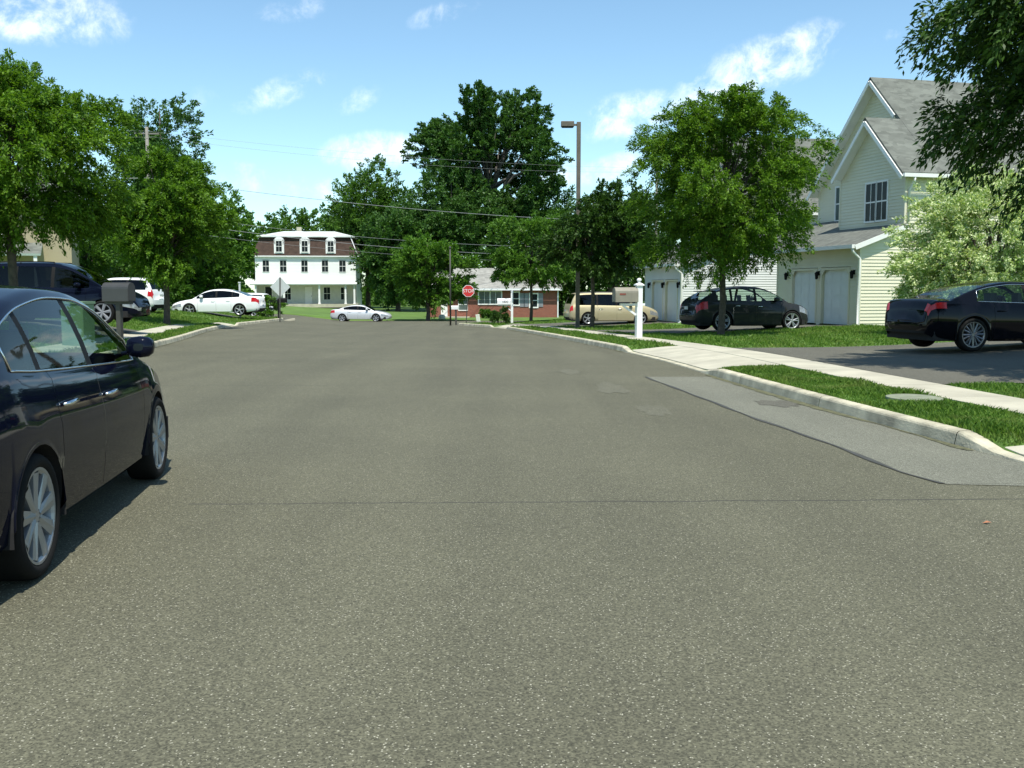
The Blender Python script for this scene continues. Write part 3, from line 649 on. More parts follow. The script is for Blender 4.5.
def car(name, label, cat, P, paint_m, loc, heading, glass='glass', spokes=5, style='single', rim=None, group=None, trim=None, extras=()):
    root = empty(name, loc, heading, label, cat, group)
    L, W, xr, xf, wr = P['L'], P['W'], P['xr'], P['xf'], P['wr']; x0 = -L / 2
    deck, roof, plan = pchip(P['deck']), pchip(P['roof']), pchip(P.get('plan', [(0, .80), (.06, .89), (.3, .965), (.9, .995), (L * .5, 1), (L - 1.1, .985), (L - .5, .93), (L - .15, .80), (L, .64)]))
    bot = pchip([(0, .36), (.2, .25), (xr, .20), (xf, .19), (L - .25, .20), (L, .27)])
    r0, r1 = P['roof'][0][0], P['roof'][-1][0]; ra = wr + .042
    dlo0, dlo1 = P['dlo']; rb0, rb1 = P['rearglass']; wt, wb = P['wind']; doors = P['doors']; pil = P['pillars']
    xs = set(np.round(np.arange(0, L + .001, .075), 4))
    for c in (xr, xf):
        xs |= {round(c + ra * math.cos(math.pi * k / 14), 4) for k in range(15)} | {round(c - ra - .004, 4), round(c + ra + .004, 4)}
    must = [0, L, .02, .06, L - .03, L - .09, dlo0, dlo1, rb0, rb1, wt, wb, P['tail'], L - P['head']]
    for a, b in doors: must += [a - .0035, a + .0035, b - .0035, b + .0035]
    for a, w in pil: must += [a - w, a + w]
    must = sorted(set(round(m, 4) for m in must)); xs = sorted(xs)
    xs = [x for x in xs if all(abs(x - m) > .022 or x in must for m in must) or any(abs(abs(x - c) - ra) < .006 for c in (xr, xf))]
    xs = sorted(set(xs) | set(must))
    xs = [x for k, x in enumerate(xs) if k == 0 or x - xs[k - 1] > .0015]
    K = 29
    def section(x):
        w = W / 2 * plan(x); zb = deck(x); z0 = bot(x); zr = roof(x) if r0 <= x <= r1 else zb
        hc = max(0, zr - zb); dz = zb - z0; cab = min(1, hc / .12)
        tum = P.get('tumble', .42); wrl = w * .90 - tum * hc * .86; zrl = zb + hc * .90 + .0
        rows = [(w * .90, z0), (w * .962, z0 + .05), (w * .982, z0 + .24 * dz), (w * 1.0, z0 + .48 * dz), (w * .997, z0 + .66 * dz), (w * .972, z0 + .80 * dz), (w * .945, zb - .035), (w * .905, zb + .012 * cab)]
        for f in (.33, .66, .90):
            bulge = .035 * math.sin(math.pi * f) * hc
            rows.append((rows[7][0] + (wrl - rows[7][0]) * f + bulge, rows[7][1] + (zrl - rows[7][1]) * f))
        crown = .035 + .0 * hc
        rows.append((wrl, zrl))
        e = wrl * .90; rows.append((e, zrl + (zr + crown * (1 - cab) - zrl) * .42 + .0))
        rows.append((wrl * .5, zrl + (zr + crown * (1 - cab) - zrl) * .86)); rows.append((0, zr + crown * (1 - cab)))
        for c in (xr, xf):
            if abs(x - c) <= ra + .0001:
                za = wr + math.sqrt(max(0, ra * ra - (x - c) ** 2))
                for k in range(6):
                    y, z = rows[k]; fl = za + k * .014
                    if z < fl: rows[k] = (max(y, w * (1.004 if k < 2 else .999)), fl)
        return rows, hc
    secs = [section(x) for x in xs]
    def vtx(i, k):
        rows, _ = secs[i]
        if k <= 14: y, z = rows[k]; return (xs[i] + x0, -y, z)
        y, z = rows[28 - k]; return (xs[i] + x0, y, z)
    bins = {}
    def put(key, ids, m=0): bins.setdefault(key, []).append((ids, m))
    for i in range(len(xs) - 1):
        xm = (xs[i] + xs[i + 1]) / 2; hc = (secs[i][1] + secs[i + 1][1]) / 2; gap = xs[i + 1] - xs[i] < .0085 and any(abs(xm - d) < .004 for ab in doors for d in ab)
        for k in range(28):
            band = k if k < 14 else 27 - k; side = 'R' if k < 14 else 'L'; ids = [(i, k), (i + 1, k), (i + 1, k + 1), (i, k + 1)]; key = ('body', '')
            m = 0
            if 7 <= band <= 9 and dlo0 < xm < dlo1 and hc > .06:
                if any(abs(xm - a) < w for a, w in pil): m = 1
                else:
                    n = sum(1 for a, w in pil if xm > a); key = ('glass', side + str(n))
            elif band >= 12 and wt < xm < wb: key = ('windscreen', '')
            elif band >= 12 and rb0 < xm < rb1: key = ('rearscreen', '')
            elif band >= 12 and (wb <= xm < wb + .1): m = 1
            elif (P['tailrows'][0] <= band <= P['tailrows'][1] and .03 < xm < P['tail']) or (.028 < xm < .085 and 6 <= band <= 11 and P.get('tailwrap')): key = ('tail', side)
            elif P['headrows'][0] <= band <= P['headrows'][1] and xm > L - P['head']: key = ('head', side)
            elif 1 <= band <= 6:
                if gap: continue
                for n, (a, b) in enumerate(doors):
                    if a < xm < b: key = ('door', side + str(n))
            if band == 0 and P.get('cladding'): m = 1
            put(key, ids, m)
    # end caps
    caps = []; mbv = {}
    fr = [-1, -.66, -.33, .33, .66, 1]
    def capgrid(i, end):
        rows = secs[i][0]
        for k in range(14):
            for c in range(5):
                pts = []
                for kk, f in ((k, fr[c]), (k, fr[c + 1]), (k + 1, fr[c + 1]), (k + 1, fr[c])):
                    y, z = rows[kk]; bul = (.035 * (1 - f * f)) * (1 if end > 0 else -1) * min(1, rows[0][0] * 2)
                    pts.append((xs[i] + x0 + bul, y * f, z))
                zmid = (rows[k][1] + rows[k + 1][1]) / 2; key = 'body'; m = 0
                pass
                if end > 0 and c in (1, 2, 3) and (k == 4 or k in (1,)): m = 1
                if end > 0 and c in (0, 4) and P['headrows'][0] <= k <= P['headrows'][1]: key = 'head' + ('L' if c == 4 else 'R')
                if end < 0 and k == 0: m = 1
                caps.append((key, pts, m))
    capgrid(0, -1); capgrid(len(xs) - 1, 1)
    def emit(oname, keys, mats, parent, capkeys=(), push=0, smooth=True, thick=0):
        mb = MB(); mp = {}
        for key in keys:
            for ids, m in bins.get(key, ()):
                f = []
                for ik in ids:
                    if ik not in mp: mp[ik] = mb.vert(vtx(*ik))
                    if mp[ik] not in f: f.append(mp[ik])
                if len(f) > 2: mb.face(f, m)
        for key, pts, m in caps:
            if key in capkeys: mb.face([mb.vert(p) for p in pts], m)
        if not mb.f: return None
        o = mb.build(oname, mats, parent, smooth)
        bm = bmesh.new(); bm.from_mesh(o.data); bmesh.ops.remove_doubles(bm, verts=bm.verts, dist=.0004); bmesh.ops.dissolve_degenerate(bm, dist=.0003, edges=bm.edges); bmesh.ops.recalc_face_normals(bm, faces=bm.faces)
        c = sum((f.normal.y * f.calc_center_median().y + f.normal.z * .3 + f.normal.x * f.calc_center_median().x * .1) * f.calc_area() for f in bm.faces)
        if c < 0: bmesh.ops.reverse_faces(bm, faces=bm.faces)
        for f in bm.faces: f.smooth = smooth
        bm.to_mesh(o.data); bm.free()
        return o
    body = emit('body', [('body', '')], [paint_m, M['black']], root, ('body',))
    gm = M[glass]
    zwin = deck
    for side, sg in (('R', -1), ('L', 1)):
        for n, (a, b) in enumerate(doors):
            d = emit('door', [('door', side + str(n))], [paint_m, M['black']], root)
            if P.get('slide') and n == 0: pass
            xh = a + (.16 if True else 0); rows = section(xh)[0]; yh = rows[5][0]; zh = rows[5][1] - .01
            h = MB(); h.tube([(xh + x0 - .10, sg * (yh + .008), zh), (xh + x0 - .06, sg * (yh + .034), zh + .004), (xh + x0 + .07, sg * (yh + .034), zh + .006), (xh + x0 + .11, sg * (yh + .008), zh + .004)], [.010, .013, .013, .010], 8)
            h.build('handle', P.get('handle_mat', paint_m), d or root, True)
        for n in range(len(pil) + 1):
            g_ = emit('window', [('glass', side + str(n))], gm if not (P.get('privacy') and n < P['privacy']) else M['darkglass'], root)
        for nm, key, mt in (('taillight', 'tail', M['redlens']), ('headlight', 'head', M['clearlens'])):
            emit(nm, [(key, side)], mt, root, (key + side,))
        # door mirror
        xm_ = dlo1 - .30; rows = section(xm_)[0]; ym = rows[7][0]; zm = rows[7][1] + .10
        mb = MB(); n_ = 12; rings = []
        for t_, s_ in ((-.085, .35), (-.08, .86), (-.03, 1), (.04, .92), (.085, .62), (.10, .2)):
            ring = []
            for j in range(n_):
                aa = 2 * math.pi * j / n_; ca, sa = math.cos(aa), math.sin(aa)
                ring.append(mb.vert((xm_ + x0 + t_ + .0 , sg * (ym + .115 + .095 * s_ * (abs(ca) ** .7) * (1 if ca > 0 else -1)), zm + .075 * s_ * (abs(sa) ** .7) * (1 if sa > 0 else -1))))
            rings.append(ring)
        for q0, q1 in zip(rings, rings[1:]):
            for j in range(n_): mb.face([q0[j], q0[(j + 1) % n_], q1[(j + 1) % n_], q1[j]], 0)
        mb.face(rings[0], 1); mb.face(rings[-1], 0)
        mb.bar((xm_ + x0 + .02, sg * (ym - .02), zm - .05), (xm_ + x0 + .02, sg * (ym + .08), zm - .03), .05, .03, 0)
        fixn(mb.build('side_mirror', [paint_m, M['pane']], root, True))
        if trim:
            mb = MB(); pts = []; up = []
            for x in np.arange(dlo0 + .02, dlo1 - .02, .07):
                rows, hc = section(x)
                if hc > .05: pts.append((x + x0, sg * (rows[7][0] + .004), rows[7][1])); up.append((x + x0, sg * (rows[10][0] + .005), rows[10][1] + .008))
            mb.tube(pts + up[::-1] + pts[:1], .006, 6)
            mb.build('window_trim', M[trim], root, True)
    emit('windscreen', [('windscreen', '')], gm, root); emit('rear_window', [('rearscreen', '')], M['darkglass'] if P.get('privacy') else gm, root)
    # underbody and cabin
    mb = MB(); mb.box((x0 + .25, -W / 2 + .27, .20), (-x0 - .3, W / 2 - .27, .42), 0)
    mb.box((x0 + r0 + .25, -W / 2 + .10, .30), (x0 + xf - ra - .05, W / 2 - .10, .42), 0) if False else None
    for xa, xb in ((.12, xr - ra - .02), (xr + ra + .02, xf - ra - .02), (xf + ra + .02, L - .25)):
        mb.box((x0 + xa, -W / 2 * .90, .22), (x0 + xb, W / 2 * .90, .40), 0)
    for c in (xr, xf):
        for sg in (-1, 1):
            arch_ = [(x0 + c + ra + .012, .24)] + [(x0 + c + (ra + .012) * math.cos(math.pi * k / 16), wr + (ra + .012) * math.sin(math.pi * k / 16)) for k in range(17)] + [(x0 + c - ra - .012, .24)]
            ya = sg * (W / 2 - .29); yq = lambda xx: sg * (W / 2 * plan(xx - x0) - .004)
            for (xa_, za_), (xb_, zb_) in zip(arch_, arch_[1:]): mb.quad((xa_, ya, za_), (xb_, ya, zb_), (xb_, yq(xb_), zb_), (xa_, yq(xa_), za_))
            mb.face([mb.vert((xq, ya, zq)) for xq, zq in arch_])
    mb.build('underbody', M['under'], root)
    mb = MB(); cabf, zf = P['seats'][0], .42
    zbelt = deck(cabf)
    mb.box((x0 + r0 + .3, -W / 2 + .16, zf - .02), (x0 + wb - .25, W / 2 - .16, zf), 0)
    mb.box((x0 + wb - .62, -W / 2 + .17, zf), (x0 + wb - .3, W / 2 - .17, deck(wb) - .03), 0)
    for xs_ in P['seats']:
        for sg in (-1, 1):
            yc = sg * W * .205; mb.box((x0 + xs_ - .05, yc - .25, zf), (x0 + xs_ + .45, yc + .25, zf + .18), 0)
            i = MB(); a = (x0 + xs_ - .0, yc, zf + .1); b = (x0 + xs_ - .22, yc, zbelt - .04); mb.bar(a, b, .46, .13, 0, up=(1, 0, 0))
            mb.bar((x0 + xs_ - .23, yc, zbelt - .04), (x0 + xs_ - .25, yc, zbelt + .20), .20, .09, 0, up=(1, 0, 0))
    tor = [(x0 + wb - .72 + .06 * math.sin(a) * -.4, W * .205 + .18 * math.cos(a), zbelt + .03 + .18 * math.sin(a)) for a in [2 * math.pi * k / 16 for k in range(17)]]
    mb.tube(tor, .015, 6)
    o = mb.build('interior', M['interior'], root); bevel(o, .03)
    # plate, bumper strip
    zp = P['plate_z']
    if zp: mb = MB(); mb.box((x0 - .056, -.16, zp - .055), (x0 - .044, .16, zp + .055)); mb.build('number_plate', M['plate'], root)
    if P.get('front_plate'): pass
    rm = rim or M['alloy']
    for x in (xr, xf):
        for sg in (-1, 1): build_wheel(root, x + x0, sg * (W / 2 - .118), wr, sg, spokes, rm, style)
    if 'rack' in extras:
        for sg in (-1, 1):
            mb = MB(); pts = [(x + x0, sg * (section(x)[0][11][0] - .03), section(x)[0][11][1] + .07) for x in np.arange(rb1 + .1, wt - .15, .2)]
            mb.tube(pts, .016, 6)
            for p in (pts[0], pts[len(pts) // 2], pts[-1]): mb.tube([(p[0], p[1], p[2] - .08), p], .014, 6)
            mb.build('roof_rail', M['black'], root, True)
    if 'spoiler' in extras:
        zs = roof(rb1) + .01; mb = MB(); mb.slab((x0 + rb1 - .22, -W * .33, zs + .02), (x0 + rb1 + .1, -W * .34, zs + .03), (x0 + rb1 + .1, W * .34, zs + .03), (x0 + rb1 - .22, W * .33, zs + .02), .035); mb.build('spoiler', paint_m, root)
    return root
SEDAN = dict(L=4.62, W=1.76, xr=.99, xf=3.69, wr=.318, deck=[(0, .56), (.025, .80), (.09, .97), (.28, 1.035), (.75, 1.05), (1.2, 1.02), (2.2, .975), (3.0, .945), (3.45, .93), (3.9, .85), (4.3, .735), (4.52, .62), (4.62, .48)],
    roof=[(.42, 1.05), (.9, 1.285), (1.4, 1.435), (1.95, 1.492), (2.3, 1.482), (2.75, 1.39), (3.15, 1.17), (3.55, .93)], dlo=(.85, 3.32), rearglass=(.48, 1.30), wind=(2.62, 3.48), doors=[(1.36, 2.18), (2.18, 3.22)], pillars=[(1.27, .035), (2.18, .05)],
    tail=.36, tailrows=(4, 5), tailwrap=True, head=.62, headrows=(3, 4), seats=(1.45, 2.35), plate_z=.78, handle_mat=M['chrome'])
LUX = dict(SEDAN, L=4.58, W=1.80, xr=.96, xf=3.69, wr=.335, deck=[(0, .60), (.03, .86), (.09, .985), (.22, 1.015), (.6, 1.005), (1.1, .985), (2.2, .95), (3.0, .925), (3.4, .90), (3.9, .82), (4.3, .71), (4.5, .6), (4.58, .48)],
    roof=[(.50, 1.005), (.95, 1.20), (1.45, 1.35), (2.0, 1.415), (2.35, 1.405), (2.8, 1.31), (3.2, 1.09), (3.5, .90)], dlo=(1.06, 3.25), rearglass=(.56, 1.40), wind=(2.7, 3.42), doors=[(1.42, 2.2), (2.2, 3.2)], pillars=[(2.2, .045)], tail=.36, tailrows=(5, 5), plate_z=None, seats=(1.9, 2.55), handle_mat=M['p_black'])
BIGSED = dict(SEDAN, L=4.86, W=1.82, xr=1.05, xf=3.79, wr=.33, deck=[(0, .58), (.03, .82), (.1, .99), (.3, 1.04), (.8, 1.03), (1.3, 1.0), (2.3, .96), (3.1, .93), (3.55, .90), (4.1, .82), (4.5, .72), (4.76, .6), (4.86, .48)],
    roof=[(.55, 1.03), (1.05, 1.26), (1.6, 1.41), (2.15, 1.462), (2.5, 1.45), (2.95, 1.34), (3.35, 1.1), (3.66, .90)], dlo=(1.05, 3.4), rearglass=(.6, 1.5), wind=(2.8, 3.58), doors=[(1.5, 2.32), (2.32, 3.32)], pillars=[(1.45, .03), (2.32, .05)], tail=.4, seats=(1.55, 2.5), handle_mat=M['p_white'])
COUPE = dict(BIGSED, L=4.75, xr=1.0, xf=3.72, wr=.32, deck=[(0, .58), (.03, .80), (.1, .93), (.3, .975), (.8, .97), (1.3, .95), (2.3, .92), (3.1, .89), (3.5, .86), (4.1, .77), (4.45, .68), (4.66, .58), (4.75, .46)],
    roof=[(.6, .97), (1.1, 1.17), (1.6, 1.30), (2.05, 1.345), (2.4, 1.335), (2.9, 1.22), (3.25, 1.04), (3.55, .86)], dlo=(1.1, 3.3), rearglass=(.66, 1.55), wind=(2.7, 3.48), doors=[(1.45, 2.25), (2.25, 3.25)], pillars=[(1.45, .03), (2.25, .045)], handle_mat=M['p_silver'])
CROSS = dict(SEDAN, L=4.80, W=1.90, xr=1.0, xf=3.78, wr=.37, deck=[(0, .62), (.03, .88), (.10, 1.0), (.3, 1.09), (.8, 1.10), (1.4, 1.09), (2.3, 1.06), (3.1, 1.03), (3.6, 1.0), (4.1, .95), (4.5, .84), (4.72, .70), (4.80, .52)],
    roof=[(.10, 1.02), (.38, 1.22), (.80, 1.43), (1.35, 1.555), (1.95, 1.61), (2.4, 1.595), (2.9, 1.47), (3.3, 1.25), (3.68, 1.0)], dlo=(.80, 3.42), rearglass=(.18, .72), wind=(2.62, 3.60), doors=[(1.42, 2.32), (2.32, 3.34)], pillars=[(1.36, .05), (2.32, .05)], tail=.42, tailrows=(4, 5), head=.5, headrows=(4, 5), seats=(1.55, 2.5), plate_z=.85, tumble=.40, handle_mat=M['chrome'])
sq = lambda x: x if x < 3.6 else 3.6 + (x - 3.6) * .84
CROSS.update(L=sq(4.80), deck=[(sq(x), z * (1.03 if x > .05 else 1)) for x, z in CROSS['deck']], roof=[(sq(x), z * 1.035) for x, z in CROSS['roof']], wind=(2.62, 3.58))
SUVW = dict(CROSS, L=4.6, W=1.83, xr=.95, xf=3.6, wr=.36, deck=[(0, .66), (.03, .92), (.08, 1.05), (.3, 1.10), (.8, 1.10), (1.4, 1.09), (2.3, 1.07), (3.0, 1.05), (3.3, 1.04), (3.9, 1.0), (4.35, .92), (4.54, .78), (4.6, .55)],
    roof=[(.05, 1.02), (.20, 1.42), (.36, 1.66), (1.0, 1.71), (1.9, 1.72), (2.2, 1.71), (2.6, 1.60), (3.0, 1.34), (3.35, 1.04)], dlo=(.34, 3.1), rearglass=(.09, .30), wind=(2.35, 3.28), doors=[(1.3, 2.15), (2.15, 3.05)], pillars=[(1.3, .05), (2.15, .05)], tail=.22, seats=(1.4, 2.3), privacy=2, tumble=.30, handle_mat=M['p_white'])
VAN = dict(SEDAN, L=4.95, W=1.88, xr=.98, xf=3.88, wr=.335, deck=[(0, .62), (.03, .86), (.08, .98), (.3, 1.03), (.9, 1.03), (1.6, 1.02), (2.6, 1.0), (3.4, .98), (3.9, 1.02), (4.3, .94), (4.65, .80), (4.87, .66), (4.95, .5)],
    roof=[(.06, .99), (.20, 1.38), (.42, 1.68), (1.0, 1.735), (1.9, 1.75), (2.5, 1.74), (3.0, 1.63), (3.5, 1.36), (4.05, 1.01)], dlo=(.40, 3.62), rearglass=(.10, .36), wind=(2.75, 3.98), doors=[(1.52, 2.55), (2.55, 3.60)], pillars=[(1.5, .05), (2.55, .05)], tail=.18, tailrows=(4, 6), tailwrap=False, head=.55, headrows=(3, 4), seats=(1.2, 2.6), plate_z=.75, privacy=2, tumble=.30, handle_mat=M['chrome'])
BIGVAN = dict(VAN, L=5.10, W=1.98, xr=1.08, xf=4.12, wr=.36)
BIGVAN['deck'] = [(x * 1.03, z * 1.10) for x, z in VAN['deck']]; BIGVAN['roof'] = [(x * 1.03, z * 1.085) for x, z in VAN['roof']]
BIGVAN.update(dlo=(.42, 3.74), rearglass=(.11, .37), wind=(2.84, 4.1), doors=[(1.6, 2.66), (2.66, 3.66)], pillars=[(1.57, .05), (2.66, .05)])
def place_by_wheels(pr, pf, P, side):
    """centre and heading of a car from the ground points of its two near wheels"""
    d = (pf - pr); d.z = 0; d.normalize(); n = Vector((-d.y, d.x, 0))     # n: car's left
    c = (pr + pf) / 2 - n * side * (P['W'] / 2 - .06) + d * (P['L'] / 2 - (P['xr'] + P['xf']) / 2)
    return c, math.atan2(d.y, d.x)
pf = solve(162, 478, RZ); pr = solve(33, 588, RZ); c, hd = place_by_wheels(pr, pf, SEDAN, -1)
dd = Vector((math.cos(hd), math.sin(hd), 0))
nn = Vector((-dd.y, dd.x, 0)); mid = pf - dd * 2.70 * 1.0
c = pf + nn * (SEDAN['W'] / 2 - .006) - dd * (SEDAN['xf'] - SEDAN['L'] / 2); c.z = RZ(c.x, c.y)
car('parked_sedan', 'dark navy sedan with silver wheel covers parked nearest at the left kerb', 'car', SEDAN, M['p_navy'], c, hd, spokes=9, style='single', trim='chrome')
def put_car(px, Y, P, hd, **k):
    p = gd(px, Y); return p
p = gd(995, 21.8); dz = Vector((0, 0, .014)); car('parked_sedan', 'black sedan with chrome window trim parked on the asphalt driveway beside the pale bushy tree', 'car', LUX, M['p_black'], gd(1001, 21.0) + dz, R(12), spokes=8, style='double', rim=M['alloy_dark'], trim='chrome')
car('parked_crossover', 'charcoal crossover with roof spoiler parked before the cream house garage', 'car', CROSS, M['p_grey'], gd(744, 37.6) + Vector((0, 0, .02)), R(13), spokes=5, style='double', extras=('spoiler',))
car('parked_minivan', 'champagne gold minivan parked behind the tan mailbox', 'car', VAN, M['p_gold'], gd(611, 54.0) + Vector((0, 0, .0)), R(9), spokes=5, glass='darkglass', extras=('rack',))
p = gd(219, 55.3); car('parked_sedan', 'white sedan facing the street tree on the raised driveway at the far left', 'car', BIGSED, M['p_white'], p + Vector((0, 0, .016)), R(180), spokes=5, glass='darkglass')
car('moving_coupe', 'low silver car crossing the end of the street before the white house', 'car', COUPE, M['p_silver'], gd(361.5, 80.5), R(-3), spokes=6, glass='darkglass')
car('parked_suv', 'white suv seen from its rear corner under the rounded street tree', 'car', SUVW, M['p_white'], gd(117, 49.0), R(172), spokes=5, glass='darkglass')
car('parked_van', 'dark blue van with roof rails on the raised driveway behind the leaning street tree trunk', 'car', BIGVAN, M['p_blue'], gd(62, 31.0) + Vector((0, 0, .016)), R(3), spokes=6, rim=M['shutter'], glass='darkglass', extras=('rack',))
car('parked_suv', 'white suv mostly hidden behind the tail of the white sedan', 'car', SUVW, M['p_white'], gd(240, 73), R(175), spokes=5, glass='darkglass')
# ------------------------------------------------------------------ buildings
def siding(mb, o, ex, n, fn, z0, z1, h=.16, op=(), lap=.026, m=0):
    o = Vector((*o, 0)) if len(o) == 2 else Vector(o); ex = Vector((*ex, 0)); n = Vector((*n, 0)); z = z0
    while z < z1 - 1e-4:
        zt = min(z + h, z1); a0, a1 = fn(z + .001); b0, b1 = fn(zt - .001)
        segs = [(a0, a1, b0, b1)]
        for u0, u1, y0, y1 in op:
            if y0 - .01 < (z + zt) / 2 < y1 + .01:
                nx = []
                for s0, s1, q0, q1 in segs:
                    if u1 <= s0 or u0 >= s1: nx.append((s0, s1, q0, q1)); continue
                    if u0 > s0: nx.append((s0, u0, q0, u0))
                    if u1 < s1: nx.append((u1, s1, u1, q1))
                segs = nx
        for s0, s1, q0, q1 in segs:
            if s1 - s0 < .005: continue
            P = lambda u, d, zz: o + ex * u + n * d + Vector((0, 0, zz))
            mb.quad(P(s0, lap, z), P(s1, lap, z), P(q1, .002, zt), P(q0, .002, zt), m=m)
            mb.quad(P(s0, .0, z), P(s1, .0, z), P(s1, lap, z), P(s0, lap, z), m=m)
        z = zt
def window(parent, o, ex, n, u0, u1, z0, z1, cols=1, rows=2, fr=.07, trim='trim', pane='pane', depth=.05, arch=False, name='window'):
    o = Vector((*o, 0)); ex = Vector((*ex, 0)); n = Vector((*n, 0)); P = lambda u, d, z: o + ex * u + n * d + Vector((0, 0, z))
    def B(mb, a0, a1, c0, c1, d0, d1):
        v = [P(a0, d0, c0), P(a1, d0, c0), P(a1, d1, c0), P(a0, d1, c0), P(a0, d0, c1), P(a1, d0, c1), P(a1, d1, c1), P(a0, d1, c1)]
        i = [mb.vert(p) for p in v]
        for q in ((3, 2, 1, 0), (4, 5, 6, 7), (0, 1, 5, 4), (1, 2, 6, 5), (2, 3, 7, 6), (3, 0, 4, 7)): mb.face([i[k] for k in q])
    mb = MB()
    B(mb, u0 - fr, u0, z0 - fr, z1 + fr, -.06, depth); B(mb, u1, u1 + fr, z0 - fr, z1 + fr, -.06, depth)
    B(mb, u0, u1, z1, z1 + fr, -.06, depth); B(mb, u0, u1, z0 - fr, z0, -.06, depth + .02)
    for k in range(1, cols):
        u = u0 + (u1 - u0) * k / cols; w = .014 if k % 2 or cols < 3 else .05; B(mb, u - w, u + w, z0, z1, -.03, depth - .015)
    for k in range(1, rows):
        z = z0 + (z1 - z0) * k / rows; w = .028 if rows == 2 or k == rows // 2 else .011; B(mb, u0, u1, z - w, z + w, -.03, depth - .018)
    if arch: B(mb, u0 + .12, u1 - .12, z1 + fr, z1 + fr + .14, -.06, depth); B(mb, u0 + .3, u1 - .3, z1 + fr + .14, z1 + fr + .22, -.06, depth)
    f = fixn(mb.build(name, M[trim], parent))
    mb = MB(); B(mb, u0 - .01, u1 + .01, z0 - .01, z1 + .01, .0, .022); fixn(mb.build('pane', M[pane], f))
    return f
def garage_door(parent, o, ex, n, u0, u1, h):
    o = Vector((*o, 0)); ex = Vector((*ex, 0)); n = Vector((*n, 0)); P = lambda u, d, z: o + ex * u + n * d + Vector((0, 0, z))
    mb = MB(); c = .22
    # panelled leaf with chamfered top corners, set back in the opening
    for r in range(4):
        z0, z1 = h * r / 4, h * (r + 1) / 4 - .012
        mb.quad(P(u0, -.10, z0), P(u1, -.10, z0), P(u1, -.10, z1), P(u0, -.10, z1))
        for k in range(3):
            a, b = u0 + (u1 - u0) * k / 3 + .07, u0 + (u1 - u0) * (k + 1) / 3 - .07
            v = [P(a, -.088, z0 + .08), P(b, -.088, z0 + .08), P(b, -.088, z1 - .08), P(a, -.088, z1 - .08)]; mb.quad(*v)
    mb.quad(P(u0, -.11, 0), P(u1, -.11, 0), P(u1, -.11, h), P(u0, -.11, h))
    d = mb.build('garage_door', M['garage'], parent)
    mb = MB()
    for a, b in ((u0 - .09, u0), (u1, u1 + .09)):
        i = [P(a, -.12, 0), P(b, -.12, 0), P(b, .035, 0), P(a, .035, 0)]; j = [p + Vector((0, 0, h + .09)) for p in i]
        k = [mb.vert(p) for p in i + j]
        for q in ((3, 2, 1, 0), (4, 5, 6, 7), (0, 1, 5, 4), (1, 2, 6, 5), (2, 3, 7, 6), (3, 0, 4, 7)): mb.face([k[x] for x in q])
    i = [P(u0, -.12, h), P(u1, -.12, h), P(u1, .035, h), P(u0, .035, h)]; j = [p + Vector((0, 0, .09)) for p in i]; k = [mb.vert(p) for p in i + j]
    for q in ((3, 2, 1, 0), (4, 5, 6, 7), (0, 1, 5, 4), (1, 2, 6, 5), (2, 3, 7, 6), (3, 0, 4, 7)): mb.face([k[x] for x in q])
    for ua, ub in ((u0, u0 + c), (u1, u1 - c)):
        a_, b_, c_ = P(ua, .03, h), P(ub, .03, h), P(ua, .03, h - c); t = [mb.vert(p) for p in (a_, b_, c_)]; mb.face(t)
    fixn(mb.build('door_frame', M['siding'], d))
